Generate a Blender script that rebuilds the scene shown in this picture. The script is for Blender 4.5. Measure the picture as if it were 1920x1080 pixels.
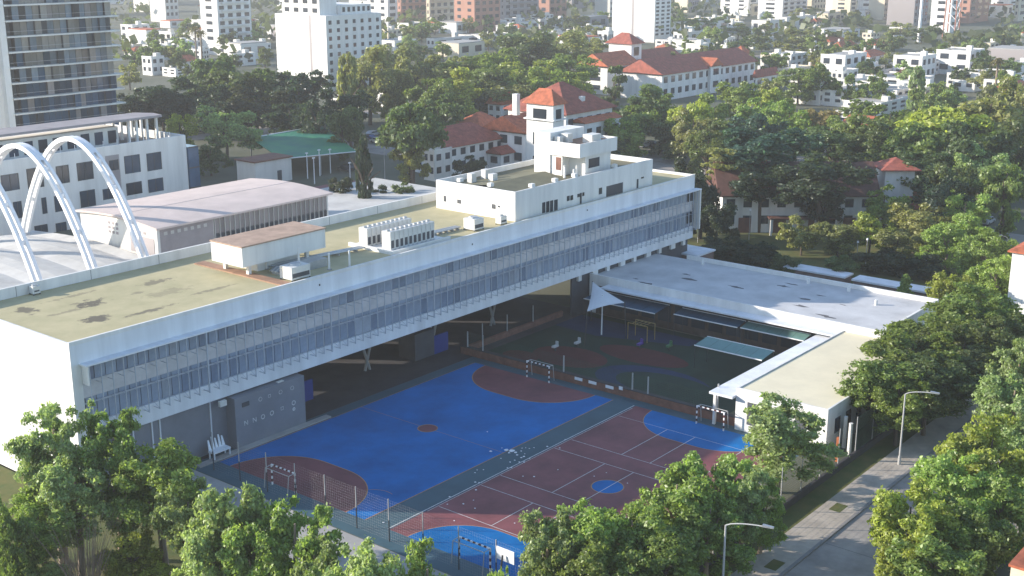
import bpy, math, random
import numpy as np
from mathutils import Vector, Matrix
R = math.radians
random.seed(7)
for o in list(bpy.data.objects): bpy.data.objects.remove(o)
SC = bpy.context.scene
COL = SC.collection

# ---------------------------------------------------------------- camera
CAM_H, FPX, YAW = 50.0, 2340.0, R(39.0)
PITCH = math.atan(650.0 / FPX)
cam_d = bpy.data.cameras.new('camera'); cam = bpy.data.objects.new('camera', cam_d); COL.objects.link(cam)
cam_d.sensor_width = 36.0; cam_d.lens = 36.0 * FPX / 1920.0
cam_d.clip_start = 1.0; cam_d.clip_end = 9000.0
cam.location = (0, 0, CAM_H); cam.rotation_euler = (R(90) - PITCH, 0, YAW - R(90))
SC.camera = cam
# ---------------------------------------------------------------- sky and sun
HAZE = 0.00029
SUN = Vector((1.8, -2.5, -1.0)).normalized()           # travel direction
SUN_EL = math.asin(-SUN.z); SUN_AZ = math.atan2(-SUN.x, -SUN.y)
world = bpy.data.worlds.new('World'); SC.world = world; world.use_nodes = True
wn = world.node_tree.nodes; wl = world.node_tree.links
sky = wn.new('ShaderNodeTexSky'); sky.sky_type = 'NISHITA'; sky.sun_disc = False
sky.sun_elevation = SUN_EL; sky.sun_rotation = SUN_AZ; sky.air_density = 1.0; sky.dust_density = 0.4; sky.ozone_density = 2.2
bg = wn['Background']; bg.inputs[1].default_value = 0.15
wl.new(sky.outputs[0], bg.inputs[0])
sd = bpy.data.lights.new('sun', 'SUN'); sd.energy = 4.4; sd.angle = R(0.5); sd.color = (1.0, 0.90, 0.78)
so = bpy.data.objects.new('sun', sd); COL.objects.link(so)
so.rotation_euler = SUN.to_track_quat('-Z', 'Y').to_euler()
SC.view_settings.view_transform = 'Standard'; SC.view_settings.look = 'None'
SC.view_settings.exposure = 1.15; SC.view_settings.gamma = 1.0

# ---------------------------------------------------------------- surveying: photo measurement -> place in the world
cF = Vector((math.cos(YAW) * math.cos(PITCH), math.sin(YAW) * math.cos(PITCH), -math.sin(PITCH)))
cR = Vector((math.sin(YAW), -math.cos(YAW), 0)); cU = cR.cross(cF)
CP = Vector((0, 0, CAM_H))
def ray(x, y): return cF * FPX + cR * (x - 960) + cU * (540 - y)
def g(x, y, z=0.0):
    d = ray(x, y); return CP + d * ((z - CAM_H) / d.z)
def onY(x, y, Y):
    d = ray(x, y); return CP + d * (Y / d.y)
def onX(x, y, X):
    d = ray(x, y); return CP + d * (X / d.x)
def prj(p):
    v = Vector(p) - CP; dz = v.dot(cF); return 960 + FPX * v.dot(cR) / dz, 540 - FPX * v.dot(cU) / dz
def ztop(p, ytop):                                      # height of a vertical at p whose top shows in row ytop
    q = Vector((p[0], p[1], 0)); lo, hi = -5.0, 150.0
    for _ in range(40):
        m = (lo + hi) / 2; q.z = m
        if prj(q)[1] > ytop: lo = m
        else: hi = m
    return lo
def dist(p): return (Vector((p[0], p[1], 0))).length

# ---------------------------------------------------------------- materials
MATS = {}
def nodes(name):
    m = bpy.data.materials.new(name); m.use_nodes = True
    nt = m.node_tree; return m, nt, nt.nodes['Principled BSDF']
def mat(name, col, rough=0.7, var=0.12, scale=0.6, bump=0.0, bscale=8.0, metal=0.0, spec=0.35, col2=None, detail=4.0, objrand=0.0, streak=False):
    m, nt, p = nodes(name); N, L = nt.nodes, nt.links
    tc = N.new('ShaderNodeTexCoord'); no = N.new('ShaderNodeTexNoise')
    no.inputs['Scale'].default_value = scale; no.inputs['Detail'].default_value = detail; no.inputs['Roughness'].default_value = 0.65
    src = tc.outputs['Object']
    if streak:
        mp = N.new('ShaderNodeMapping'); mp.inputs['Scale'].default_value = (1, 1, 0.12); L.new(src, mp.inputs[0]); src = mp.outputs[0]
    L.new(src, no.inputs['Vector'])
    mx = N.new('ShaderNodeMix'); mx.data_type = 'RGBA'
    c = col; c2 = col2 or tuple(max(0, v * (1 - 2 * var)) for v in c)
    c1 = c if col2 else tuple(min(1, v * (1 + var)) for v in c)
    cr = N.new('ShaderNodeMapRange'); cr.inputs['From Min'].default_value = 0.3; cr.inputs['From Max'].default_value = 0.72
    L.new(no.outputs['Fac'], cr.inputs[0]); L.new(cr.outputs[0], mx.inputs['Factor'])
    mx.inputs[6].default_value = (*c1, 1); mx.inputs[7].default_value = (*c2, 1)
    out = mx.outputs[2]
    if objrand:
        oi = N.new('ShaderNodeObjectInfo'); mr = N.new('ShaderNodeMapRange')
        mr.inputs['To Min'].default_value = 1 - objrand; mr.inputs['To Max'].default_value = 1 + objrand
        L.new(oi.outputs['Random'], mr.inputs[0])
        vm = N.new('ShaderNodeVectorMath'); vm.operation = 'SCALE'; L.new(out, vm.inputs[0]); L.new(mr.outputs[0], vm.inputs['Scale']); out = vm.outputs[0]
    L.new(out, p.inputs['Base Color'])
    p.inputs['Roughness'].default_value = rough; p.inputs['Metallic'].default_value = metal
    p.inputs['Specular IOR Level'].default_value = spec
    if bump:
        nb = N.new('ShaderNodeTexNoise'); nb.inputs['Scale'].default_value = bscale; nb.inputs['Detail'].default_value = 3
        L.new(tc.outputs['Object'], nb.inputs['Vector'])
        b = N.new('ShaderNodeBump'); b.inputs['Strength'].default_value = bump; b.inputs['Distance'].default_value = 0.05
        L.new(nb.outputs['Fac'], b.inputs['Height']); L.new(b.outputs[0], p.inputs['Normal'])
    MATS[name] = m; return m
def glass(name, col, rough=0.12, objrand=0.35):
    m = mat(name, col, rough, 0.15, 0.4, objrand=objrand, spec=0.6); return m
def tiles(name, col):
    m = mat(name, col, 0.75, 0.22, 0.9, objrand=0.08)
    nt = m.node_tree; N, L = nt.nodes, nt.links
    tc = N.new('ShaderNodeTexCoord'); w = N.new('ShaderNodeTexWave'); w.inputs['Scale'].default_value = 3.2; w.inputs['Distortion'].default_value = 0.6
    L.new(tc.outputs['Object'], w.inputs[0]); b = N.new('ShaderNodeBump'); b.inputs['Strength'].default_value = 0.6; b.inputs['Distance'].default_value = 0.06
    L.new(w.outputs['Fac'], b.inputs['Height']); L.new(b.outputs[0], nt.nodes['Principled BSDF'].inputs['Normal'])
    return m
white = mat('white_render', (0.72, 0.71, 0.68), 0.8, 0.09, 0.5, streak=True)
white2 = mat('white_paint', (0.8, 0.8, 0.8), 0.55, 0.03, 0.5)
offw = mat('off_white_render', (0.70, 0.68, 0.63), 0.85, 0.09, 0.3, objrand=0.10, streak=True)
cream = mat('cream_render', (0.66, 0.58, 0.44), 0.85, 0.08, 0.3, objrand=0.08, streak=True)
fascia = mat('fascia_white', (0.70, 0.72, 0.75), 0.6, 0.09, 0.5, streak=True)
spandrel = mat('spandrel_grey', (0.54, 0.53, 0.54), 0.8, 0.10, 0.5)
greyw = mat('grey_wall_paint', (0.20, 0.21, 0.235), 0.75, 0.08, 0.3)
greyd = mat('dark_grey', (0.07, 0.075, 0.085), 0.7, 0.1, 0.6)
conc = mat('concrete', (0.36, 0.35, 0.33), 0.9, 0.14, 0.25, bump=0.2)
conc_l = mat('pale_concrete', (0.52, 0.51, 0.48), 0.9, 0.12, 0.2, col2=None)
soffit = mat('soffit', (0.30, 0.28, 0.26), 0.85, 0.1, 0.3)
brick = mat('brick_wall', (0.20, 0.095, 0.068), 0.85, 0.16, 1.2, bump=0.3, bscale=14)
brickfar = mat('brick_render', (0.42, 0.22, 0.16), 0.85, 0.08, 0.2, objrand=0.15)
taupe = mat('taupe_render', (0.34, 0.31, 0.31), 0.85, 0.1, 0.3, objrand=0.15)
terra_shade = tiles('shaded_brown_tiles', (0.10, 0.045, 0.035)); terra = tiles('terracotta_tiles', (0.47, 0.135, 0.065)); terra_d = tiles('shaded_terracotta_tiles', (0.33, 0.095, 0.065))  # the two darker tile copies carry roof shade in their colour
slate = mat('slate_roofing', (0.09, 0.09, 0.10), 0.7, 0.12, 0.5)
metal = mat('galvanised_metal', (0.42, 0.43, 0.44), 0.45, 0.1, 1.5, metal=0.6)
pole = mat('pole_paint', (0.40, 0.40, 0.39), 0.5, 0.06, 1.0)
rodm = mat('fin_metal', (0.42, 0.46, 0.52), 0.5, 0.06, 1.0)
darkm = mat('dark_metal', (0.05, 0.055, 0.06), 0.5, 0.1, 1.0)
gl_school = glass('school_glass', (0.25, 0.31, 0.40), 0.3, 0.12)
gl_dark = glass('dark_glass', (0.035, 0.045, 0.06), 0.12)
gl_blue = glass('blue_glass', (0.035, 0.075, 0.13), 0.08, 0.5)
gl_gym = glass('gym_glass', (0.27, 0.25, 0.25), 0.2, 0.2)
hvac = mat('hvac_casing', (0.62, 0.61, 0.57), 0.5, 0.06, 1.2)
blue_c = mat('court_blue', (0.003, 0.145, 0.40), 0.75, 0.17, 0.2, bump=0.08, detail=10, bscale=20, spec=0.12)
red_c = mat('court_red', (0.21, 0.068, 0.072), 0.6, 0.22, 0.2, bump=0.08, detail=10, bscale=20)
slate_c = mat('court_slate', (0.05, 0.105, 0.13), 0.65, 0.14, 0.15, bump=0.08, bscale=20)
line_w = mat('court_line_white', (0.62, 0.62, 0.60), 0.6, 0.18, 3.0)
line_o = mat('court_line_orange', (0.45, 0.24, 0.10), 0.6, 0.15, 3.0)
rub_g = mat('rubber_green', (0.014, 0.036, 0.022), 0.85, 0.2, 0.25); rub_r = mat('rubber_red', (0.085, 0.020, 0.018), 0.85, 0.15, 0.4)
rub_b = mat('rubber_blue', (0.014, 0.030, 0.075), 0.85, 0.15, 0.4)
pave = mat('paving', (0.42, 0.37, 0.31), 0.85, 0.14, 0.5, bump=0.2)
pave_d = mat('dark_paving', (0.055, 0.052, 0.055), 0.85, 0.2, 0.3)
asph = mat('asphalt', (0.31, 0.285, 0.26), 0.9, 0.16, 0.35, bump=0.2, bscale=12)
kerbm = mat('kerb_stone', (0.24, 0.23, 0.22), 0.9, 0.15, 1.0)
lawn = mat('lawn', (0.060, 0.095, 0.022), 0.95, 0.25, 0.5, col2=(0.14, 0.12, 0.04), bump=0.5, bscale=6)
ground_m = mat('earth', (0.15, 0.15, 0.115), 0.95, 0.25, 0.03, col2=(0.05, 0.065, 0.03), bump=0.2, detail=8)
chair_w = mat('plastic_white', (0.78, 0.80, 0.82), 0.4, 0.03, 1.0)
canopy_t = mat('turquoise_canopy', (0.13, 0.25, 0.235), 0.6, 0.08, 0.5); canopy_b = mat('blue_canopy', (0.03, 0.085, 0.14), 0.6, 0.1, 0.5)  # brighter and darker stretches of one canopy, difference put into colour
sailm = mat('sail_cloth', (0.62, 0.63, 0.64), 0.8, 0.04, 0.5)
greencov = mat('green_cover', (0.015, 0.14, 0.115), 0.7, 0.15, 0.10, col2=(0.05, 0.26, 0.10))
meshgreen = mat('windscreen_green', (0.05, 0.095, 0.06), 0.9, 0.2, 0.8)
gymroof = mat('gym_roof_sheet', (0.60, 0.50, 0.45), 0.8, 0.07, 0.25)
bluep = mat('blue_panel_paint', (0.015, 0.04, 0.22), 0.6, 0.1, 0.6)
tileflr = mat('roof_quarry_tile', (0.34, 0.20, 0.13), 0.85, 0.15, 0.8)
wing_roof = mat('wing_membrane', (0.52, 0.52, 0.52), 0.8, 0.12, 0.22, detail=6)
cream_roof = mat('cream_membrane', (0.72, 0.645, 0.46), 0.8, 0.04, 0.4)
pent_roof = mat('penthouse_membrane', (0.17, 0.16, 0.10), 0.85, 0.14, 0.4)
bark = mat('bark', (0.10, 0.075, 0.055), 0.9, 0.25, 3.0, bump=0.4); bark_p = mat('pale_bark', (0.26, 0.20, 0.15), 0.9, 0.2, 3.0)
def roof_stained():
    m = mat('olive_roof_membrane', (0.48, 0.42, 0.25), 0.85, 0.12, 0.35, col2=(0.36, 0.325, 0.185), detail=6)
    nt = m.node_tree; N, L = nt.nodes, nt.links; p = N['Principled BSDF']
    base = p.inputs['Base Color'].links[0].from_socket
    ge = N.new('ShaderNodeNewGeometry'); no = N.new('ShaderNodeTexNoise'); no.inputs['Scale'].default_value = 1.1; no.inputs['Detail'].default_value = 9; no.inputs['Roughness'].default_value = 0.7
    L.new(ge.outputs['Position'], no.inputs['Vector'])
    for (x, y, rx, ry, dark) in [(66.4, 107.9, 1.7, 1.25, 1.0), (67.0, 111.5, 3.0, .45, .5), (63.6, 102.6, 1.5, 1.3, 1.0), (68.3, 101.0, 2.9, .5, .85), (75.4, 109.4, 2.0, .9, .7),
                                 (61.0, 110.6, 1.0, 1.7, .9), (73.6, 105.2, 3.2, 1.0, .35), (77.2, 102.4, 3.0, .45, .6), (63.5, 107.0, 2.2, .5, .5), (71.5, 107.5, 1.0, .5, .5)]:
        s = N.new('ShaderNodeVectorMath'); s.operation = 'SUBTRACT'; L.new(ge.outputs['Position'], s.inputs[0]); s.inputs[1].default_value = (x, y, 15.2)
        d = N.new('ShaderNodeVectorMath'); d.operation = 'DIVIDE'; L.new(s.outputs[0], d.inputs[0]); d.inputs[1].default_value = (rx, ry, 5)
        ln = N.new('ShaderNodeVectorMath'); ln.operation = 'LENGTH'; L.new(d.outputs[0], ln.inputs[0])
        a = N.new('ShaderNodeMath'); a.operation = 'MULTIPLY_ADD'; L.new(no.outputs['Fac'], a.inputs[0]); a.inputs[1].default_value = 4.0; L.new(ln.outputs['Value'], a.inputs[2])
        mr = N.new('ShaderNodeMapRange'); mr.inputs['From Min'].default_value = 3.0; mr.inputs['From Max'].default_value = 2.6
        mr.inputs['To Min'].default_value = 0; mr.inputs['To Max'].default_value = dark * .85; L.new(a.outputs[0], mr.inputs[0])
        mx = N.new('ShaderNodeMix'); mx.data_type = 'RGBA'; L.new(mr.outputs[0], mx.inputs['Factor']); L.new(base, mx.inputs[6]); mx.inputs[7].default_value = (0.075, 0.065, 0.055, 1)
        base = mx.outputs[2]
    L.new(base, p.inputs['Base Color']); return m
roof_m = roof_stained()
def leafmat(name, transl=0.5):
    m = bpy.data.materials.new(name); m.use_nodes = True; nt = m.node_tree; N, L = nt.nodes, nt.links
    N.remove(N['Principled BSDF']); out = N['Material Output']
    oi = N.new('ShaderNodeObjectInfo'); ge = N.new('ShaderNodeNewGeometry')
    mr = N.new('ShaderNodeMapRange'); mr.inputs['To Min'].default_value = 0.6; mr.inputs['To Max'].default_value = 1.5; L.new(ge.outputs['Random Per Island'], mr.inputs[0])
    vm = N.new('ShaderNodeVectorMath'); vm.operation = 'SCALE'; L.new(oi.outputs['Color'], vm.inputs[0]); L.new(mr.outputs[0], vm.inputs['Scale'])
    d = N.new('ShaderNodeBsdfDiffuse'); t = N.new('ShaderNodeBsdfTranslucent'); gl = N.new('ShaderNodeBsdfGlossy'); gl.inputs['Roughness'].default_value = 0.45
    gl.inputs['Color'].default_value = (0.8, 0.85, 0.8, 1)
    L.new(vm.outputs[0], d.inputs[0])
    h = N.new('ShaderNodeMix'); h.data_type = 'RGBA'; h.blend_type = 'MULTIPLY'; h.inputs['Factor'].default_value = 1.0
    L.new(vm.outputs[0], h.inputs[6]); h.inputs[7].default_value = (1.4, 1.5, 0.8, 1); L.new(h.outputs[2], t.inputs[0])
    mx = N.new('ShaderNodeMixShader'); mx.inputs[0].default_value = transl; L.new(d.outputs[0], mx.inputs[1]); L.new(t.outputs[0], mx.inputs[2])
    m2 = N.new('ShaderNodeMixShader'); m2.inputs[0].default_value = 0.035; L.new(mx.outputs[0], m2.inputs[1]); L.new(gl.outputs[0], m2.inputs[2])
    L.new(m2.outputs[0], out.inputs['Surface']); return m
leaf_m = leafmat('foliage')

# ---------------------------------------------------------------- mesh helpers
def root_loc(p):
    v = Vector((0, 0, 0))
    while p is not None: v += p.location; p = p.parent
    return v
class MB:
    def __init__(s): s.v = []; s.f = []
    def quad(s, *p):
        n = len(s.v); s.v += [tuple(q) for q in p]; s.f.append(tuple(range(n, n + len(p)))); return s
    def box(s, x0, x1, y0, y1, z0, z1):
        n = len(s.v)
        s.v += [(x0, y0, z0), (x1, y0, z0), (x1, y1, z0), (x0, y1, z0), (x0, y0, z1), (x1, y0, z1), (x1, y1, z1), (x0, y1, z1)]
        s.f += [tuple(n + i for i in q) for q in ((0, 3, 2, 1), (4, 5, 6, 7), (0, 1, 5, 4), (1, 2, 6, 5), (2, 3, 7, 6), (3, 0, 4, 7))]; return s
    def prism(s, poly, z0, z1):
        n = len(s.v); k = len(poly)
        s.v += [(x, y, z0) for x, y in poly] + [(x, y, z1) for x, y in poly]
        s.f.append(tuple(range(n + k - 1, n - 1, -1))); s.f.append(tuple(range(n + k, n + 2 * k)))
        for i in range(k):
            j = (i + 1) % k; s.f.append((n + i, n + j, n + k + j, n + k + i))
        return s
    def bar(s, p0, p1, r0, r1=None, n=6):
        r1 = r0 if r1 is None else r1
        a = Vector(p0); b = Vector(p1); d = (b - a).normalized(); u = d.orthogonal().normalized(); w = d.cross(u); k = len(s.v)
        for c, r in ((a, r0), (b, r1)):
            for i in range(n):
                t = 2 * math.pi * (i + .5) / n; s.v.append(tuple(c + u * (r * math.cos(t)) + w * (r * math.sin(t))))
        for i in range(n):
            j = (i + 1) % n; s.f.append((k + i, k + j, k + n + j, k + n + i))
        s.f.append(tuple(range(k + n - 1, k - 1, -1))); s.f.append(tuple(range(k + n, k + 2 * n))); return s
    def path(s, pts, r, n=6):
        for a, b in zip(pts, pts[1:]): s.bar(a, b, r, r, n)
        return s
    def mesh(s, name, m):
        me = bpy.data.meshes.new(name); me.from_pydata(s.v, [], s.f); me.update()
        if m: me.materials.append(m)
        return me
    def build(s, name, m, parent=None, world=True, smooth=False):
        if parent is not None and world:
            o = root_loc(parent); s.v = [(x - o.x, y - o.y, z - o.z) for x, y, z in s.v]
        ob = bpy.data.objects.new(name, s.mesh(name, m)); COL.objects.link(ob); ob.parent = parent
        if smooth: ob.data.polygons.foreach_set('use_smooth', [True] * len(ob.data.polygons))
        return ob
def tag(o, label=None, cat=None, group=None, kind=None):
    if label: o['label'] = label
    if cat: o['category'] = cat
    if group: o['group'] = group
    if kind: o['kind'] = kind
    return o
def thing(name, label, cat, loc=(0, 0, 0), rz=0.0, group=None):
    o = bpy.data.objects.new(name, None); COL.objects.link(o); o.location = loc; o.rotation_euler = (0, 0, rz); o.empty_display_size = 0.5
    return tag(o, label, cat, group)
def inst(me, name, parent, loc, rz=0.0, sc=(1, 1, 1), world=True):
    o = bpy.data.objects.new(name, me); COL.objects.link(o); o.parent = parent
    l = Vector(loc)
    if parent is not None and world: l -= root_loc(parent)
    o.location = l; o.rotation_euler = (0, 0, rz); o.scale = sc; return o
def struct(mb, name, m, parent=None):
    o = mb.build(name, m, parent)
    if parent is None: o['kind'] = 'structure'
    return o
def box(*a): return MB().box(*a)
UNIT = {}
def ubox(m, key=None):
    k = ('box', m.name)
    if k not in UNIT: UNIT[k] = MB().box(-.5, .5, -.5, .5, -.5, .5).mesh('box_' + m.name, m)
    return UNIT[k]
def pbox(name, m, parent, x0, x1, y0, y1, z0, z1):       # shared-data box piece
    return inst(ubox(m), name, parent, ((x0 + x1) / 2, (y0 + y1) / 2, (z0 + z1) / 2), 0, (x1 - x0, y1 - y0, z1 - z0))
ORD = ['', 'second ', 'third ', 'fourth ', 'fifth ', 'sixth ', 'seventh ', 'eighth ', 'ninth ', 'tenth ', 'eleventh ', 'twelfth ', 'thirteenth ', 'fourteenth ', 'fifteenth ', 'sixteenth ', 'seventeenth ', 'eighteenth ', 'nineteenth ', 'twentieth ']
RANK = {}
def ranked(o, base, x):                                  # label = base + its order from the left among those sharing the base
    RANK.setdefault(base, []).append((x, o))
def finish_ranks():
    for base, l in RANK.items():
        l.sort(key=lambda t: t[0])
        for i, (x, o) in enumerate(l):
            if len(l) > 1 and 'group' not in o: o['group'] = base
            if len(l) == 1: o['label'] = base
            elif i == 0: o['label'] = base + ', leftmost'
            elif i == len(l) - 1: o['label'] = base + ', rightmost'
            else: o['label'] = base + ', ' + (ORD[i] if i < len(ORD) else '%dth ' % (i + 1)) + 'from left'

# ================================================================ the ground
gm = MB().quad((-1500, -1500, 0), (4500, -1500, 0), (4500, 4500, 0), (-1500, 4500, 0)); struct(gm, 'ground', ground_m)
L1, L2, L3, L4, L5 = .004, .008, .012, .016, .020
def sheet(name, m, x0, x1, y0, y1, z, parent=None): return struct(MB().quad((x0, y0, z), (x1, y0, z), (x1, y1, z), (x0, y1, z)), name, m, parent)
def arcpts(cx, cy, rx, ry, a0, a1, n=28): return [(cx + rx * math.cos(R(a0 + (a1 - a0) * i / n)), cy + ry * math.sin(R(a0 + (a1 - a0) * i / n))) for i in range(n + 1)]
def flat(name, m, poly, z, parent=None): return struct(MB().quad(*[(x, y, z) for x, y in poly]), name, m, parent)
def strip(mb, pts, w, z):                                # painted line along a polyline
    for (x0, y0), (x1, y1) in zip(pts, pts[1:]):
        dx, dy = x1 - x0, y1 - y0; l = math.hypot(dx, dy) or 1; nx, ny = -dy / l * w / 2, dx / l * w / 2
        mb.quad((x0 + nx, y0 + ny, z), (x0 - nx, y0 - ny, z), (x1 - nx, y1 - ny, z), (x1 + nx, y1 + ny, z))
    return mb
# sports court
court = sheet('sports_court', slate_c, 68.5, 111.9, 51.0, 96.9, L1)
blue = sheet('blue_field', blue_c, 71.2, 110.3, 74.6, 95.2, L2, court)
red = sheet('red_field', red_c, 71.2, 110.3, 52.2, 71.55, L2, court)
def dzone(cx, cy, r, half, sgn):
    p = [(cx, cy + half + r)] + [(cx - sgn * r * math.sin(R(a)), cy + half + r * math.cos(R(a))) for a in range(0, 91, 6)]
    p += [(cx - sgn * r * math.sin(R(a)), cy - half - r * math.cos(R(a))) for a in range(90, -1, -6)]
    return p
for (cx, s) in ((110.3, 1), (71.2, -1)):
    p = dzone(cx, 85.3, 6.6, 1.6, s); flat('goal_area', red_c, p, L3, court); strip(MB(), p[1:], .10, L4).build('painted_line', line_o, court)
    p = dzone(cx, 61.9, 5.9, 1.6, s); flat('goal_area', blue_c, p, L3, court); strip(MB(), p[1:], .08, L4).build('painted_line', line_o, court)
for (cx, cy, r, m) in ((90.8, 85.1, 1.05, red_c), (90.7, 61.75, 1.55, blue_c)):
    p = arcpts(cx, cy, r, r, 0, 360); flat('centre_circle', m, p[:-1], L3, court); strip(MB(), p, .10, L4).build('painted_line', line_o, court)
def pline(pts, m=line_w, w=.09): strip(MB(), pts, w, L5).build('painted_line', m, court)
pline([(71.2, 74.6), (110.3, 74.6)], line_o, .10); pline([(71.2, 71.75), (110.3, 71.75)], line_w, .10); pline([(76, 71.45), (109.5, 71.45)], line_w, .05)
pline([(71.2, 95.2), (110.3, 95.2)], line_o, .08); pline([(90.8, 74.6), (90.8, 84.0)], line_o, .05); pline([(90.8, 86.2), (90.8, 95.2)], line_o, .05)
for x in (77.4, 83.4, 86.3, 95.0, 97.9, 106.6): pline([(x, 71.3), (x, 52.4)], line_w, .07 if x < 100 else .05)
for y in (65.05, 61.65, 56.0):
    for a, b in ((77.4, 83.4), (86.3, 95.0), (97.9, 106.6)): pline([(a, y), (b, y)], line_w, .075)
pline(arcpts(74.5, 77.2, 2.2, 2.2, -20, 60, 12), line_o, .06)
# playground rubber
play = sheet('playground_floor', rub_g, 112.6, 136.8, 62.3, 97.0, L1)
flat('rubber_patch', rub_r, arcpts(119.5, 87.5, 3.6, 5.2, 0, 360, 22)[:-1], L2, play); flat('rubber_patch', rub_r, arcpts(125.5, 80.5, 2.8, 6.4, 0, 360, 22)[:-1], L2, play)
flat('rubber_patch', rub_r, arcpts(116, 92.5, 1.8, 2.6, 0, 360, 18)[:-1], L3, play)
flat('rubber_patch', rub_b, [(132.5, 78), (135.2, 78), (135.2, 97), (129, 97), (128.6, 90)], L2, play)
flat('rubber_patch', rub_b, arcpts(118.2, 74.5, 4.8, 7.5, 0, 360, 26)[:-1], L3, play); flat('rubber_patch', rub_g, arcpts(118.0, 72.5, 3.6, 6.6, 0, 360, 26)[:-1], L4, play)
# undercroft floor, school yard, street
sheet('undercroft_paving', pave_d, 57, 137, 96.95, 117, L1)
sheet('school_yard', conc_l, 40, 175, 117, 150, L1)
sheet('court_verge', conc, 60.5, 68.4, 48, 97, L1)
sheet('verge_lawn', lawn, 30, 230, 44.0, 46.2, L1)
sw = struct(box(30, 230, 40.95, 44.0, 0, .13), 'sidewalk', pave)
for i in range(96):
    x = 64 + i * 1.5; pbox('kerb_stone', kerbm, sw, x + .01, x + 1.49, 40.65, 40.948, 0, .145)
st = sheet('street', asph, 20, 260, 31.5, 40.64, L1)
for i in range(7):
    a = 84 + i * 9.0; strip(MB(), [(a, 31.6), (a, 40.5)], .05, L2).build('slab_joint', greyd, st)
sw2 = struct(box(20, 260, 27.5, 31.2, 0, .13), 'opposite_sidewalk', pave); pbox('kerb_stone', kerbm, sw2, 20, 260, 31.202, 31.495, 0, .145)
for x, y in ((86.5, 42.0), (100, 42.6), (76, 42.3)):
    flat('planting_square', lawn, [(x - .9, y - .55), (x + .9, y - .55), (x + .9, y + .55), (x - .9, y + .55)], .138)
sheet('park_lawn', lawn, 172, 215, 40, 112, L1)
sheet('front_garden', lawn, 20, 60.4, 40, 130, L1)
sheet('tennis_court', red_c, 152, 186, 168, 196, L1)
sheet('side_street', asph, 228, 300, 120, 168, L1)
sheet('side_street', asph, 214, 224, 30, 330, L2)
sheet('side_street', asph, 160, 600, 268, 276, L3)

# ================================================================ the school
XL, XR, YF, YB, ZR = 57.2, 164.3, 97.0, 116.0, 15.25
sch = thing('school_building', 'long white school block raised on slanted columns with two glazed floors', 'building', (XL, YF, 0))
b = MB(); b.box(XL + .3, XR - .2, YF + .3, YB - .3, 13.6, ZR); ro = b.build('roof', roof_m, sch)
box(XL, XR, YF, YF + .25, ZR, 15.62).build('roof_lip', white, ro); box(XL, XL + .25, YF + .252, YB, ZR, 15.5).build('roof_lip', white, ro)
box(XL, XR, YB - .28, YB, 5.7, 16.35).build('back_parapet', white, sch)
for i in range(12):
    x = 63 + i * 8.6; pbox('parapet_joint', greyd, ro, x, x + .05, YB - .285, YB - .278, ZR, 16.3)
box(XR - .25, XR, YF + .255, YB - .285, 5.7, 15.62).build('end_wall', white, sch)
b = MB(); b.box(XL, XL + .3, YF + .002, YB - .285, 0, ZR - .002); b.box(XL + .302, XL + 1.0, YF, YF + .4, 0, 13.4); b.build('end_wall', white, sch)
box(XL + .002, XR, YF, YF + .3, 13.4, ZR - .004).build('upper_fascia', fascia, sch)
box(XL + 1.0, XR, YF - .02, YF + .35, 5.72, 7.55).build('lower_fascia', fascia, sch)
box(XL + 1.0, XR - .3, YF + .1, YF + .4, 10.05, 11.6).build('spandrel', spandrel, sch)
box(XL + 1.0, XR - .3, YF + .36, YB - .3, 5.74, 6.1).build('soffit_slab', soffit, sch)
box(XL + .8, XR + .5, YF - 1.05, YF - .002, 13.32, 13.46).build('sunshade_ledge', fascia, sch)
box(XL + 1.0, XL + 1.12, YF - 1.0, YF - .004, 11.5, 13.318).build('sunshade_cheek', white, sch)
box(XR + .1, XR + .45, YF - 1.0, YF - .004, 7.2, 13.318).build('sunshade_cheek', white, sch)
box(XL + 1.0, XR - .3, YF + .05, YF + .2, 9.45, 9.58).build('transom', rodm, sch)
pane_u = MB().box(0, 1.10, 0, .05, 0, 1.70).mesh('pane', gl_school); pane_l = MB().box(0, 1.10, 0, .05, 0, 1.82).mesh('pane', gl_school); pane_t = MB().box(0, 1.10, 0, .05, 0, .46).mesh('pane', gl_school)
box(XL + 1, XR - .3, YF + .34, YF + .38, 7.55, 13.4).build('window_backing', greyd, sch)
gl_s2 = glass('school_glass_blind', (0.31, 0.36, 0.43), 0.4, 0.15); gl_s3 = glass('school_glass_dark', (0.19, 0.24, 0.32), 0.2, 0.15)
pv_u = [MB().box(0, 1.10, 0, .05, 0, 1.70).mesh('pane', m_) for m_ in (gl_s2, gl_s3)]; pv_l = [MB().box(0, 1.10, 0, .05, 0, 1.82).mesh('pane', m_) for m_ in (gl_s2, gl_s3)]
rpn = random.Random(77)
rd = MB()
rd.box(-.03, .03, -.05, .05, 7.15, 13.32)
for z in (11.45, 9.75, 7.2): rd.box(-.025, .025, .05, 1.0, z - .025, z + .025)
rd.bar((0, .0, 7.2), (0, .98, 7.75), .025, .025, 4)
rod = rd.mesh('sunshade_fin', rodm)
rk = MB(); rk.box(-.06, .06, -.07, .07, 7.1, 13.32)
for z in (11.45, 9.75, 7.2): rk.box(-.04, .04, .07, .98, z - .04, z + .04)
rodk = rk.mesh('sunshade_fin', rodm)
nx = int((XR - .5 - XL - 1.2) / 1.17)
for i in range(nx + 1):
    x = XL + 1.2 + i * 1.17
    inst(rodk if i % 14 == 11 else rod, 'sunshade_fin', sch, (x, YF - .95, 0))
    if i < nx:
        inst(rpn.choice([pane_u] * 5 + pv_u), 'pane', sch, (x + .035, YF + .2, 11.62)); inst(rpn.choice([pane_l] * 5 + pv_l), 'pane', sch, (x + .035, YF + .2, 7.58)); inst(pane_t, 'pane', sch, (x + .035, YF + .2, 9.6))
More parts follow.
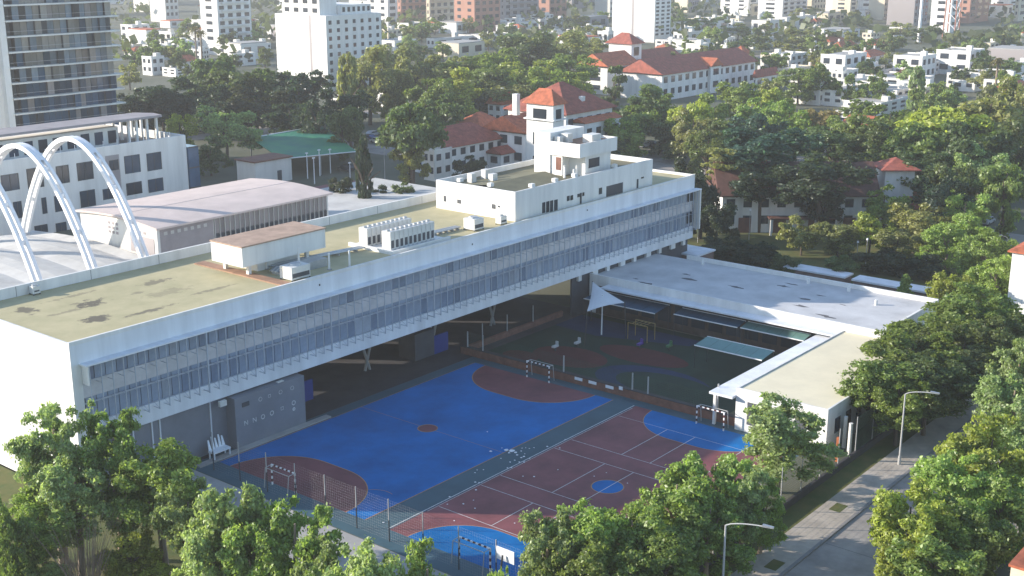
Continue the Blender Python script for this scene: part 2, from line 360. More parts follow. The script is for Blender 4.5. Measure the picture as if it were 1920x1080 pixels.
for x, z in ((87, 14.5), (112, 14.3), (136, 14.6)): pbox('drain_spout', greyd, sch, x, x + .12, YF - .08, YF, z, z + .2)
# ground floor volumes
gf = box(XL + 1.05, 84.0, YF + .6, YF + 7.5, 0, 5.7).build('ground_floor_wall', greyw, sch)
for x in (61.0, 63.2, 65.3, 66.2, 72.2): pbox('wall_rib', fascia, gf, x, x + .14, YF + .5, YF + .6, 0, 5.68)
box(74.3, 83.6, YF - .8, YF + .598, 0, 5.5).build('grey_bay', greyw, sch)
box(69.0, 86.5, YF - 1.6, YF - .802, 0, .16).build('plinth', conc, sch)
mk = MB()
def ring(mb, x, z, r=.26, t=.07, sq=False):
    n = 4 if sq else 12; y = YF - .806
    for i in range(n):
        a0, a1 = 2 * math.pi * (i + .5) / n, 2 * math.pi * (i + 1.5) / n
        mb.quad((x + r * math.cos(a0), y, z + r * math.sin(a0)), (x + r * math.cos(a1), y, z + r * math.sin(a1)), (x + (r - t) * math.cos(a1), y, z + (r - t) * math.sin(a1)), (x + (r - t) * math.cos(a0), y, z + (r - t) * math.sin(a0)))
def zig(mb, x, z, pts, t=.07):
    y = YF - .806
    for (a, b_), (c, d) in zip(pts, pts[1:]):
        dx, dz = c - a, d - b_; l = math.hypot(dx, dz); nx_, nz = -dz / l * t / 2, dx / l * t / 2
        mb.quad((x + a + nx_, y, z + b_ + nz), (x + a - nx_, y, z + b_ - nz), (x + c - nx_, y, z + d - nz), (x + c + nx_, y, z + d + nz))
for i, x in enumerate((77.6, 78.8, 80.3, 81.9)): ring(mk, x, 4.55, .24, .05, i == 1)
N_ = [(-.2, -.25), (-.2, .25), (.2, -.25), (.2, .25)]
zig(mk, 75.6, 2.55, N_); zig(mk, 76.7, 2.55, N_); ring(mk, 77.8, 2.55, .27, .09); ring(mk, 79.0, 2.6, .27, .08); ring(mk, 80.4, 2.7, .26, .06, True); ring(mk, 82.0, 2.85, .27, .08); ring(mk, 82.0, 2.15, .2, .12)
mk.build('painted_marks', line_w, sch); box(75.2, 76.1, YF - .87, YF - .802, 4.35, 4.8).build('notice_board', greyd, sch)
for x in (72.7, 80.2): pbox('air_unit', hvac, sch, x, x + .8, YF - .6, YF - .25, 5.05, 5.6)
# undercroft: unseen back walls added, gapped to limit sunlight, slanted columns, blue panels
for x0, x1 in ((84.0, 96.2), (98.2, 106.0), (107.4, 118.0), (119.3, 136.0)): box(x0, x1, 112.6, 112.9, 0, 5.7).build('added_screen_wall', pave_d, sch)
for x in (88.2, 100.0, 111.8, 123.6):
    for s in (-1, 1):
        for y in (103.5, 111.0):
            MB().bar((x - s * .4, y, 0), (x + s * 1.5, y, 5.74), .20, .15, 8).build('slanted_column', conc, sch)
for x in (86.6, 109.5): box(x, x + 2.6, 101.2, 101.4, 0, 2.4).build('blue_panel', bluep, sch); 
for x in (86.6, 109.5): box(x - 3.5, x, 101.2, 104, 0, 3.4).build('service_core', greyd, sch)
# clerestory above the wing
box(133.5, XR - .6, YF + .5, YF + .8, 0, 5.72).build('clerestory_wall', greyd, sch)
for i in range(9):
    x = 134.5 + i * 3.4; box(x, x + .7 + .5 * (i % 2), YF + .1, YF + .498, 4.9, 5.72).build('clerestory_pier', white, sch)
# right-end windows
for z in (11.6, 8.2):
    for x in (162.6, 163.4): pbox('window', gl_dark, sch, x, x + .55, YF - .03, YF + .09, z, z + 1.7)
# ---------- penthouse
PX0, PX1, PY0, PY1, PZ = 122.3, 154.6, 98.5, 112.2, 19.1
pb = MB()
pb.box(PX0, PX1, PY0, PY0 + .25, ZR, PZ); pb.box(PX0, PX1, PY1 - .25, PY1, ZR, PZ); pb.box(PX0, PX0 + .25, PY0 + .252, PY1 - .252, ZR, PZ); pb.box(PX1 - .25, PX1, PY0 + .252, PY1 - .252, ZR, PZ)
pw = pb.build('penthouse_wall', white, sch)
MB().box(PX0 + .25, PX1 - .25, PY0 + .25, PY1 - .25, 18.0, 18.35).build('penthouse_roof', pent_roof, pw)
MB().quad((124, 101, 18.4), (137, 101, 18.4), (137, 105, 19.0), (124, 105, 19.0)).quad((124, 109, 18.4), (124, 105, 19.0), (137, 105, 19.0), (137, 109, 18.4)).build('roof_ridge', pent_roof, pw)
for x0, y0, x1, y1 in ((840, 815, 860, 885), (867, 808, 887, 880), (893, 802, 912, 876), (920, 797, 942, 868), (1005, 772, 1022, 805), (1028, 768, 1045, 800), (1075, 758, 1090, 780), (1092, 752, 1102, 828), (1108, 748, 1120, 772), (1218, 718, 1238, 760), (1268, 695, 1376, 770), (1500, 645, 1516, 655), (1470, 660, 1480, 720)):
    f = lambda x, y: onY(780 + x / 3.553, 150 + y / 3.553, PY0)
    a = f((x0 + x1) / 2 - (x1 - x0) / 2, (y0 + y1) / 2); c = f(x1, (y0 + y1) / 2); t = f((x0 + x1) / 2, y0).z; bt = max(f((x0 + x1) / 2, y1).z, ZR + .05)
    w = pbox('window', gl_dark if x1 - x0 < 60 else greyd, pw, a.x, c.x, PY0 - .05, PY0 + .1, bt, t)
for x0, y0, x1, y1 in ((185, 770, 200, 810), (275, 795, 300, 825), (505, 825, 530, 860), (545, 835, 560, 850)):
    f = lambda x, y: onX(780 + x / 3.553, 150 + y / 3.553, PX0)
    a = f(x0, y0); c = f(x1, y1); pbox('window', greyd, pw, PX0 - .04, PX0 + .1, min(a.y, c.y), max(a.y, c.y), c.z, a.z)
for x, y in ((126, 98.7), (131, 98.7), (123, 103.2), (123, 108.5), (135.5, 98.75), (145, 98.7)): pbox('parapet_block', white, pw, x, x + .7, y, y + .6, PZ, PZ + .45)
for x, y in ((126.5, 109.5), (130, 110), (128, 107)): pbox('roof_vent', hvac, pw, x, x + 1.0, y, y + .8, 18.36, 19.6)
# ---------- stair tower on top
tw = MB(); tw.box(138.4, 146.5, 105.2, 108.0, 18.3, 24.2); tw.box(138.6, 140.2, 103.2, 105.198, 18.3, 21.2); tw.box(140.2, 146.4, 100.4, 105.198, 18.3, 21.2)
tw.box(138.3, 147.4, 100.0, 105.196, 21.202, 22.7)
tw = tw.build('stair_tower', white, sch)
b = MB(); b.box(138.3, 147.4, 100.0, 100.2, 22.7, 23.1); b.box(138.3, 138.5, 100.202, 105.19, 22.7, 23.1); b.box(147.2, 147.4, 100.202, 105.19, 22.7, 23.1); b.build('tower_parapet', white, tw)
box(138.502, 147.198, 100.202, 105.19, 22.7, 22.72).build('tower_roof', tileflr, tw)
pbox('water_tank', hvac, tw, 140.2, 141.4, 103.5, 104.7, 22.73, 24.0); pbox('water_tank', hvac, tw, 142.0, 144.2, 100.6, 102.2, 22.73, 23.9); pbox('water_tank', hvac, tw, 139.0, 139.9, 104.0, 104.9, 22.73, 23.7)
pbox('door', brick, tw, 138.56, 138.6, 103.4, 104.3, 19.1, 20.9); pbox('window', gl_dark, tw, 141.0, 143.6, 100.36, 100.42, 19.4, 20.7)
for x, y in ((138.0, 102.4), (136.9, 101.5), (139.0, 101.0), (136.4, 99.6)): MB().bar((x, y, 18.36), (x, y, 20.0), .16, .12).build('vent_pipe', white, pw)
# ---------- roof plant: every piece of equipment is its own thing
tb = thing('roof_tank_room', 'white raised box with red-brown top on short legs on the olive roof', 'roof structure', (82.2, 103.2, ZR))
box(81.9, 93.8, 103.2, 108.4, 16.5, 18.65).build('box', white, tb); box(81.8, 93.9, 103.1, 108.5, 18.652, 18.8).build('roof', mat('tank_roof_tile', (.40, .28, .21), .85, .14, .7), tb)
for x in (83.2, 91.5):
    for y in (103.9, 107.8): box(x, x + .4, y, y + .4, ZR, 16.5).build('leg', white, tb)
box(85.0, 91, 104.6, 107.4, ZR, 16.3).build('base', white, tb)
tag(box(82.6, 84.0, 98.0, 112.6, ZR + .003, ZR + .12).build('tiled_walkway', tileflr), 'strip of orange-brown tiles crossing the olive roof', 'walkway')
def ac_unit(name, label, x0, x1, y0, y1, h, group=None, fans=1):
    t = thing(name, label, 'air unit', (x0, y0, ZR), 0, group)
    box(x0, x1, y0, y1, ZR + .15, ZR + h).build('casing', hvac, t)
    for px_, py_ in ((x0, y0), (x1 - .12, y0), (x0, y1 - .12), (x1 - .12, y1 - .12)): pbox('foot', darkm, t, px_, px_ + .12, py_, py_ + .12, ZR, ZR + .15)
    cx, cy = (x0 + x1) / 2, (y0 + y1) / 2; r = min(x1 - x0, y1 - y0) * .36
    MB().bar((cx, cy, ZR + h), (cx, cy, ZR + h + .18), r, r * .9, 12).build('fan_cowl', metal, t)
    pbox('grille', greyd, t, x0 + .12, x1 - .12, y0 - .02, y0, ZR + .35, ZR + h * .55)
    return t
cp = thing('chiller_plinth', 'low white concrete plinth under the rooftop chillers', 'plinth', (99.5, 98.2, ZR)); 
b = MB(); b.box(99.5, 109.5, 98.2, 98.4, ZR, ZR + .45); b.box(99.5, 99.8, 98.402, 105.5, ZR, ZR + .45); b.box(99.802, 109.5, 98.402, 105.5, ZR, ZR + .12); b.build('kerb', white, cp)
zt = ZR; ZR_keep = ZR
for i in range(10):
    ranked(ac_unit('chiller_unit', None, 100.6 + i * .76, 101.3 + i * .76, 99.6, 101.0, 2.3, 'front row of rooftop chillers'), 'tall pale chiller unit in front rooftop row', i)
    ranked(ac_unit('chiller_unit', None, 100.2 + i * .76, 100.9 + i * .76, 103.0, 104.4, 2.3, 'rear row of rooftop chillers'), 'tall pale chiller unit in rear rooftop row', i)
ac_unit('air_handler', 'grey boxy air handler beside the tiled roof walkway', 84.4, 87.0, 98.3, 100.2, 1.5)
ac_unit('condenser', 'dark-fronted condenser near the penthouse corner', 114.6, 116.4, 98.8, 100.6, 1.5)
ac_unit('condenser', 'small condenser hugging the penthouse wall corner', 119.4, 120.6, 98.5, 99.4, 1.1)
ac_unit('condenser', 'small condenser under the rear parapet at far left of the roof', 64.3, 65.1, 114.7, 115.5, .9)
box(88.0, 91.5, 100.5, 102.2, ZR, ZR + .9).build('duct_box', metal)
tag(bpy.data.objects['duct_box'], 'long grey duct box beside the thin roof poles', 'duct')
for i, (x, y, h) in enumerate(((90.4, 99.0, 1.9), (92.6, 98.1, 1.9), (86.2, 104.5, 1.6), (88.0, 101.2, 2.6))):
    t = thing('roof_post', None, 'post', (x, y, ZR)); MB().bar((x, y, ZR), (x, y, ZR + h), .13, .11, 8).build('shaft', white, t); box(x - .2, x + .2, y - .2, y + .2, ZR, ZR + .1).build('base', conc, t)
    ranked(t, 'short white post standing among the roof ducts', prj((x, y, ZR))[0])
def pipe_run(label, pts, n=4):
    t = thing('pipe_run', label, 'pipes', pts[0])
    for k in range(n):
        q = [(x, y + k * .28, z + .35) for x, y, z in pts]; MB().path(q, .09, 6).build('pipe', hvac if k % 2 else metal, t)
    (x0, y0, z0), (x1, y1, z1) = pts[0], pts[-1]
    for k in range(5):
        f = (k + .5) / 5; x = x0 + (x1 - x0) * f; y = y0 + (y1 - y0) * f; box(x - .08, x + .08, y - .2, y + 1.1, z0, z0 + .25).build('support', conc, t)
pipe_run('lagged pipes from the raised tank box to the chillers', [(86.6, 104.2, ZR), (91, 103.6, ZR), (99.2, 102.4, ZR)])
pipe_run('lagged pipes running from chillers to penthouse', [(109.5, 101.2, ZR), (114.2, 100.9, ZR), (114.4, 100.9, ZR)])
pipe_run('tangled pipes under the raised tank box', [(85.2, 101.6, ZR), (86.6, 102.5, ZR), (88.0, 101.9, ZR)], 5)
b = MB(); b.quad((93, 113.3, ZR + .5), (99, 113.3, ZR + .5), (99, 115.4, ZR + 1.0), (93, 115.4, ZR + 1.0)); b.box(93, 93.15, 113.3, 115.4, ZR, ZR + .5); b.box(98.85, 99, 113.3, 115.4, ZR, ZR + .5); tag(b.build('roof_hatch', fascia), 'pale blue-grey hatch cover in front of the rear parapet', 'roof hatch')
t = thing('white_furniture', 'pile of white plastic chairs against the grey school wall', 'chairs', (71.6, 96.2, 0))
box(70.9, 73.0, 95.6, 96.5, .75, .95).build('seat', chair_w, t)
for x in (71.0, 72.9):
    for y in (95.65, 96.4): box(x - .06, x + .06, y - .05, y + .05, 0, .75).build('leg', chair_w, t)
for k in range(5):
    x = 71.0 + k * .42; MB().quad((x, 96.5, .95), (x + .34, 96.5, .95), (x + .24, 96.75, 1.9 + .25 * (k % 2)), (x + .10, 96.75, 1.9 + .25 * (k % 2))).quad((x, 96.56, .95), (x + .10, 96.81, 1.9 + .25 * (k % 2)), (x + .24, 96.81, 1.9 + .25 * (k % 2)), (x + .34, 96.56, .95)).build('backrest', chair_w, t)
# ================================================================ low wing round the playground
wg = thing('low_wing', 'low white wing with grey stained flat roof beside the playground', 'building', (137.2, 54.5, 0))
b = MB(); b.box(137.2, 137.5, 54.5, 97.2, 0, 5.5); b.box(154.4, 154.7, 54.5, 92, 0, 5.6); b.box(137.502, 154.398, 54.5, 54.8, 0, 5.5); b.build('wall', white, wg)
wr = box(137.5, 154.4, 54.8, 97.4, 4.7, 5.0).build('roof', wing_roof, wg)
box(135.2, 137.198, 56.5, 94, 4.25, 4.45).build('eave_canopy', fascia, wg)
random.seed(11)
dk = mat('roof_patch', (0.12, 0.12, 0.125), 0.85, 0.15, 2)
for k in range(13):
    x = random.uniform(139, 153); y = random.uniform(62, 92); r = random.uniform(.3, 1.1); rr = r * random.uniform(.3, .6)
    flat('roof_stain', dk, [(x + rr * random.uniform(.5, 1.3) * math.cos(i * .7), y + r * random.uniform(.4, 1.6) * math.sin(i * .7)) for i in range(9)], 5.004 + k * .001, wr)
for x, y in ((153, 88.5), (153.2, 72), (149, 60.5), (152.9, 66)): MB().bar((x, y, 5), (x, y, 5.7), .25, .2).build('roof_vent', white, wr)
box(137.16, 137.198, 61, 96, 0, 4.0).build('dark_wall_sheet', mat('dark_brown_sheet', (.075, .055, .045), .8, .2, .8), wg)  # dark brown sheet over the lower wing wall
for i in range(12): pbox('window', gl_dark, wg, 137.10, 137.25, 63 + i * 2.6, 65 + i * 2.6, 1.0, 3.4)
cw = thing('cream_roofed_wing', 'low white annex with pale cream flat roof next to the street', 'building', (110.6, 49.2, 0))
b = MB(); b.box(111.2, 137.198, 49.2, 59.6, 0, 4.4); b.build('wall', white, cw); box(111.5, 137.196, 49.5, 59.3, 4.4, 4.55).build('roof', cream_roof, cw)
b = MB(); b.box(111.2, 137.19, 49.2, 49.4, 4.4, 4.7); b.box(111.2, 137.19, 59.4, 59.6, 4.4, 4.66); b.box(111.2, 111.4, 49.402, 59.398, 4.4, 4.7); b.build('roof_edge', white, cw)
box(110.4, 137.19, 59.602, 62.4, 3.6, 3.85).build('walkway_canopy', fascia, cw)
for x in (111.0, 117.5, 124, 130.5): box(x, x + .3, 61.9, 62.2, 0, 3.6).build('canopy_post', white, cw)
for i in range(9): pbox('window', gl_dark, cw, 113 + i * 2.6, 114.2 + i * 2.6, 49.14, 49.25, 1.6, 3.2)
for y in (51.5, 54.5, 57): pbox('window', greyd, cw, 111.14, 111.25, y, y + 1.2, .9, 3.4)
# canopies of the playground
def canopy(label, x0, x1, y0, y1, z, m):
    t = thing('playground_canopy', label, 'canopy', (x0, y0, 0))
    n = 5
    for k in range(n): MB().quad((x0, y0 + (y1 - y0) * k / n + .03, z), (x1, y0 + (y1 - y0) * k / n + .03, z + .35), (x1, y0 + (y1 - y0) * (k + 1) / n, z + .35), (x0, y0 + (y1 - y0) * (k + 1) / n, z)).build('panel', m, t)
    b = MB(); b.box(x0 - .06, x0, y0, y1, z - .06, z + .06); b.box(x1, x1 + .06, y0, y1, z + .29, z + .41); b.build('frame', white2, t)
    for y in (y0 + .1, y1 - .1):
        for x, zz in ((x0, z), (x1, z + .35)): MB().bar((x, y, 0), (x, y, zz), .045).build('post', darkm, t)
canopy('turquoise translucent canopy in the middle of the playground', 125.6, 128.6, 64.2, 73.3, 2.9, canopy_t)
canopy('turquoise canopy leaning on the low wing wall', 135.1, 137.0, 63.6, 72.3, 3.0, canopy_t)
canopy('dark blue canopy leaning on the low wing wall', 134.9, 137.0, 72.6, 82.0, 3.0, canopy_b)
canopy('dark blue canopy near the shade sail', 133.5, 137.0, 84.0, 95.5, 3.0, canopy_b)
t = thing('shade_sail', 'white triangular shade sail on a mast in the playground', 'shade sail', (129, 89.5, 0))
A, B_, C_ = Vector((133.5, 94.1, 5.6)), Vector((124.6, 88.6, 4.5)), Vector((129.6, 86.2, 5.0)); cen = (A + B_ + C_) / 3 + Vector((0, 0, .5)); v = []; f = []; n = 9
for i in range(n + 1):
    for j in range(n + 1 - i):
        a, b2 = i / n, j / n; c3 = 1 - a - b2; p = A * a + B_ * b2 + C_ * c3; k = 27 * a * b2 * c3; e = max(a * b2, b2 * c3, a * c3) * (1 - min(1, k)) ; p = p + (cen - p) * (.22 * e * 4 * .5) + Vector((0, 0, .35 * k)); v.append(p)
idx = {}; c = 0
for i in range(n + 1):
    for j in range(n + 1 - i): idx[i, j] = c; c += 1
mb = MB(); mb.v = [tuple(q) for q in v]
for i in range(n):
    for j in range(n - i):
        mb.f.append((idx[i, j], idx[i + 1, j], idx[i, j + 1]))
        if i + j < n - 1: mb.f.append((idx[i + 1, j], idx[i + 1, j + 1], idx[i, j + 1]))
so_ = mb.build('cloth', sailm, t); sm = so_.modifiers.new('s', 'SOLIDIFY'); sm.thickness = .03
MB().bar((129.4, 89.6, 0), (129.2, 89.4, 5.6), .10, .07, 8).build('mast', white2, t)
MB().bar((133.6, 94.3, 0), (133.5, 94.1, 5.7), .08, .06, 8).build('post', darkm, t); MB().bar((129.8, 86.0, 0), (129.6, 86.2, 5.1), .07, .06, 8).build('post', darkm, t); MB().bar((124.4, 88.7, 0), (124.6, 88.6, 4.6), .07, .06, 8).build('post', darkm, t)
# playground toys
def spring_rider(x, y, m, label):
    t = thing('spring_toy', label, 'play equipment', (x, y, 0)); MB().bar((x, y, 0), (x, y, .5), .12).build('spring', darkm, t)
    box(x - .5, x + .5, y - .2, y + .2, .5, .75).build('seat', m, t); box(x + .3, x + .45, y - .18, y + .18, .75, 1.2).build('handle', m, t)
spring_rider(120.2, 90.3, conc_l, 'small grey spring toy on the red rubber near the shade sail'); spring_rider(123.2, 89.0, conc_l, 'small grey spring toy further from the court')
spring_rider(127.8, 82.5, mat('purple_plastic', (.10, .05, .28), .5), 'purple spring toy by the far side of the playground'); spring_rider(129.5, 79.2, mat('green_plastic', (.06, .18, .08), .5), 'green spring toy by the far side of the playground')
t = thing('climbing_frame', 'small yellowish climbing frame under the low wing eaves', 'play equipment', (130.5, 84.5, 0)); ym = mat('yellow_paint', (.30, .22, .08), .5)
for x in (130.2, 132):
    for y in (83, 86): MB().bar((x, y, 0), (x, y, 2.2), .06).build('post', ym, t)
for x in (130.2, 132): MB().bar((x, 83, 2.2), (x, 86, 2.2), .05).build('rail', ym, t)
for y in (83.6, 84.2, 84.8, 85.4): MB().bar((130.2, y, 2.2), (132, y, 2.2), .04).build('rung', ym, t)
# ---------- wall between court and playground
pw_ = thing('playground_wall', 'low brown brick wall with white posts between court and playground', 'wall', (112.0, 60, 0))
box(111.95, 112.5, 60.0, 99.0, 0, .95).build('brick_base', brick, pw_); box(111.9, 112.55, 60.0, 99.0, .952, 1.02).build('coping', pave_d, pw_)
box(112.5, 133.0, 98.6, 99.0, 0, .75).build('return_wall', brick, pw_)
for y in (98.0, 95.5, 83.0, 73.3, 71.2, 62.3): MB().bar((112.2, y, .95), (112.2, y, 3.0 if y > 65 else 4.2), .10, .085, 8).build('post', pole, pw_)
for y in (80.6, 78.6, 76.2): pbox('white_sign', chair_w, pw_, 111.85, 111.9, y - .55, y + .55, .55, .9)
pbox('white_sign', chair_w, pw_, 111.85, 111.9, 74.4, 74.9, .75, 1.15)
for x in (116, 121, 126.5): MB().bar((x, 98.8, .75), (x, 98.8, 3.0), .08, .06, 8).build('post', pole, pw_)
def wiremesh(name, parent, p0, p1, z0, z1, m, step=.28, w=.012):
    a = Vector((p0[0], p0[1], 0)); d = Vector((p1[0], p1[1], 0)) - a; L = d.length; d.normalize(); mb = MB(); n = int(L / step)
    nn = Vector((-d.y, d.x, 0)) * w
    for i in range(n + 1):
        p = a + d * (i * L / n); q = d * (w / 2)
        mb.quad((*(p - q).xy, z0), (*(p + q).xy, z0), (*(p + q).xy, z1), (*(p - q).xy, z1))
    k = int((z1 - z0) / step)
    for j in range(k + 1):
        z = z0 + (z1 - z0) * j / k; e = a + d * L; mb.quad((*a.xy, z - w / 2), (*e.xy, z - w / 2), (*e.xy, z + w / 2), (*a.xy, z + w / 2))
    o = mb.build(name, m, parent); o['kind'] = 'stuff'; return o
wiremesh('wire_mesh', pw_, (112.2, 62.3), (112.2, 98.0), 1.02, 2.9, meshgreen, .2, .02)
# ---------- goals
def goal(label, x, yc, s, w=3.3):
    t = thing('goal_frame', label, 'goal', (x, yc, 0))
    for sy in (-1, 1):
        y = yc + sy * w / 2
        for k in range(7): MB().box(x - .06, x + .06, y - .06, y + .06, k * .3, k * .3 + .298).build('post_band', white2 if k % 2 == 0 else rub_r, t)
        MB().bar((x, y, 2.05), (x + s * .75, y, 2.0), .04).bar((x + s * .75, y, 2.0), (x + s * 1.0, y, 0), .04).build('side_stay', pole, t)
    for k in range(11):
        y0 = yc - w / 2 + .06 + k * (w - .12) / 11; MB().box(x - .055, x + .055, y0, y0 + (w - .12) / 11 - .002, 2.0, 2.11).build('crossbar_band', white2 if k % 2 == 0 else rub_r, t)
    MB().bar((x + s * .75, yc - w / 2, 2.0), (x + s * .75, yc + w / 2, 2.0), .04).build('rear_bar', pole, t)
goal('white goal frame at far end of the blue court against the brick wall', 110.2, 85.3, 1); goal('white goal frame at far end of the red court', 110.0, 61.9, 1)
goal('dark goal frame at near end of the blue court behind tree tops', 71.0, 85.3, -1); goal('white goal frame at near end of the red court beside the backboard', 71.0, 61.5, -1, 3.4)
t = thing('basketball_stand', 'white basketball backboard on a pole at the near red court end', 'basketball hoop', (68.9, 57.0, 0))
MB().bar((68.6, 57.0, 0), (69.2, 57.0, 3.1), .09, .08, 8).build('pole', darkm, t); box(69.4, 69.46, 56.0, 57.8, 2.5, 3.6).build('backboard', chair_w, t)
MB().path([(69.5 + .25 + .22 * math.cos(a), 56.9 + .22 * math.sin(a), 2.75) for a in [i * math.pi / 5 for i in range(11)]], .02, 5).build('rim', rub_r, t)
# ---------- court fences
fm = thing('court_fence', 'tall wire court fence with slim posts at the near court end', 'fence', (69.8, 72, 0))
for y in [94 - 4.0 * i for i in range(11)]:
    MB().bar((69.6, y, 0), (69.6, y, 2.0), .055, .055, 6).build('post_lower', darkm, fm); MB().bar((69.6, y, 2.0), (69.6, y, 4.0), .055, .05, 6).build('post', pole, fm)
wiremesh('wire_mesh', fm, (69.6, 54), (69.6, 94), .1, 3.9, pole, .25, .006)
fs = thing('street_fence', 'tall wire fence on a dark retaining wall along the sidewalk', 'fence', (90, 46.4, 0))
for i in range(30):
    x = 64 + i * 2.5; pbox('retaining_wall_block', pave_d, fs, x + .01, x + 2.49, 46.2, 46.5, 0, .75)
for i in range(20):
    x = 64 + i * 4.0; MB().bar((x, 46.4, .75), (x, 46.4, 4.4), .06, .05, 6).build('post', pole, fs)
wiremesh('wire_mesh', fs, (62, 46.4), (112, 46.4), .8, 4.3, meshgreen, .22, .014)
wiremesh('wire_mesh', fs, (112, 46.4), (138, 46.4), .8, 4.3, meshgreen, .14, .10)
for x, y in ((112.4, 47.2), (113.8, 48.4)): tag(MB().bar((x, y, 0), (x, y, 3.4), .22, .2, 8).build('gate_pillar', white), 'white round gate pillar %s the street fence corner' % ('close to' if y < 48 else 'set back from'), 'pillar')
tag(box(109.9, 110.15, 47.3, 47.55, 0, 2.6).build('gate_post', mat('orange_paint', (.42, .13, .05), .6)), 'thin orange gate post beside the street fence', 'post')

# ================================================================ street lamps
def street_lamp(label, x, y, h, dirn, name='street_lamp', arm=2.4):
    t = thing(name, label, 'street lamp', (x, y, 0)); d = Vector(dirn).normalized()
    MB().bar((x, y, 0), (x, y, h - .5), .11, .07, 8).build('pole', pole, t); MB().bar((x, y, 0), (x, y, 1.0), .16, .15, 8).build('base', pole, t)
    pts = []
    for i in range(8):
        u = i / 7; p = Vector((x, y, h - .5)) + d * (arm * u) + Vector((0, 0, .5 * math.sin(u * math.pi / 2) ** .6 if u > 0 else 0)); pts.append(p)
    MB().path(pts, .05, 6).build('arm', pole, t)
    e = pts[-1]; hd = MB(); q = Vector((-d.y, d.x, 0)) * .16
    a = e - d * .1; c = e + d * .75
    hd.quad(a + q, c + q * .8, c - q * .8, a - q); hd.quad(a + q + Vector((0, 0, .16)), a - q + Vector((0, 0, .16)), c - q * .8 + Vector((0, 0, .1)), c + q * .8 + Vector((0, 0, .1)))
    hd.quad(a + q, a + q + Vector((0, 0, .16)), c + q * .8 + Vector((0, 0, .1)), c + q * .8); hd.quad(a - q, c - q * .8, c - q * .8 + Vector((0, 0, .1)), a - q + Vector((0, 0, .16)))
    hd.quad(c + q * .8, c + q * .8 + Vector((0, 0, .1)), c - q * .8 + Vector((0, 0, .1)), c - q * .8); hd.quad(a + q, a - q, a - q + Vector((0, 0, .16)), a + q + Vector((0, 0, .16)))
    hd.build('lamp_head', metal, t)
    return t
street_lamp('tall grey street lamp with curved arm on the sidewalk beside the annex', 113.0, 42.2, 8.0, (.25, -1, 0))
street_lamp('lower street lamp with curved arm partly hidden among court-side trees', 77.2, 41.7, 7.9, (.25, -1, 0), arm=2.9)
p = g(1880, 540); street_lamp('pale street lamp at the right edge in front of the white house', p.x, p.y, 8.0, (-.6, .8, 0), arm=1.0)
p = g(722, 345); street_lamp('tall floodlight pole beside the cypress by the tennis court', p.x, p.y, ztop(p, 278), (.7, -.7, 0), arm=.8)
# ================================================================ arches, shell, gym, office, glass tower
def solve(fn, target, lo, hi):
    s = fn(lo) < fn(hi)
    for _ in range(44):
        m = (lo + hi) / 2
        if (fn(m) < target) == s: lo = m
        else: hi = m
    return (lo + hi) / 2
def foot(xl, xc, xr, yb, zb=0.0):                       # footprint of a grid-aligned block: near corner column xc, outer columns xl, xr
    c = g(xc, yb, zb)
    y1 = solve(lambda Y: prj((c.x, Y, zb))[0], xl, c.y, c.y + 250) if xl < xc else c.y + 6
    x1 = solve(lambda X: prj((X, c.y, zb))[0], xr, c.x, c.x + 250) if xr > xc else c.x + 6
    return c.x, x1, c.y, y1
pod = thing('podium_hall', 'low white shell-roofed hall beneath the white arches', 'building', (80, 151, 0))
box(72, 105.4, 151.5, 185, 0, 4.2).build('wall', white, pod)
sv = MB(); n = 16
for i in range(n):
    for j in range(8):
        def P(i, j):
            x = 72 + 33 * i / n; y = 151.3 + 34 * j / 8; u = (x - 77.5) / 8.5; return (x, y, 4.3 + .9 * math.sin(math.pi * j / 8) + .55 * abs(math.sin(math.pi * u)))
        sv.quad(P(i, j), P(i + 1, j), P(i + 1, j + 1), P(i, j + 1))
sv.build('shell_roof', conc_l, pod)
for k, X in enumerate((86.0, 94.5, 103.0)):
    t = thing('parabolic_arch', None, 'arch', (X, 168, 0), 0, 'white parabolic arches behind the school'); ranked(t, 'tall white parabolic concrete arch rising behind the school roof', k)
    prof = []
    for i in range(33):
        Y = 150.4 + 35.2 * i / 32; prof.append((Y, 21.6 - .0625 * (Y - 168) ** 2))
    for dx in (-.45, .45):
        mb = MB()
        for (ya, za), (yb_, zb) in zip(prof, prof[1:]):
            d = Vector((0, yb_ - ya, zb - za)).normalized(); nrm = Vector((0, -d.z, d.y)) * .33
            if nrm.z < 0: nrm = -nrm
            a0, a1 = Vector((X + dx, ya, za)), Vector((X + dx, yb_, zb)); w = Vector((.22, 0, 0))
            mb.quad(a0 - w + nrm, a0 + w + nrm, a1 + w + nrm, a1 - w + nrm); mb.quad(a0 - w - nrm, a1 - w - nrm, a1 + w - nrm, a0 + w - nrm)
            mb.quad(a0 - w - nrm, a0 - w + nrm, a1 - w + nrm, a1 - w - nrm); mb.quad(a0 + w - nrm, a1 + w - nrm, a1 + w + nrm, a0 + w + nrm)
        mb.build('rib', white2, t)
    for i in (1, 4, 7, 10, 22, 25, 28, 31):
        Y, z = prof[i]; box(X - .228, X + .228, Y - .2, Y + .2, z - .3, z + .3).build('rung', white2, t)
    up = MB()
    for (ya, za), (yb_, zb) in list(zip(prof, prof[1:]))[11:21]:
        up.quad((X - .229, ya, za + .33), (X + .229, ya, za + .33), (X + .229, yb_, zb + .33), (X - .229, yb_, zb + .33)); up.quad((X - .229, ya, za - .33), (X - .229, yb_, zb - .33), (X + .229, yb_, zb - .33), (X + .229, ya, za - .33))
    up.build('crown_web', white2, t)
GX0, GX1, GY0, GY1 = 106.2, 140.2, 153.2, 173.0
gy = thing('gym_hall', 'gym hall with low curved pinkish roof and tall window strip', 'building', (GX0, GY0, 0))
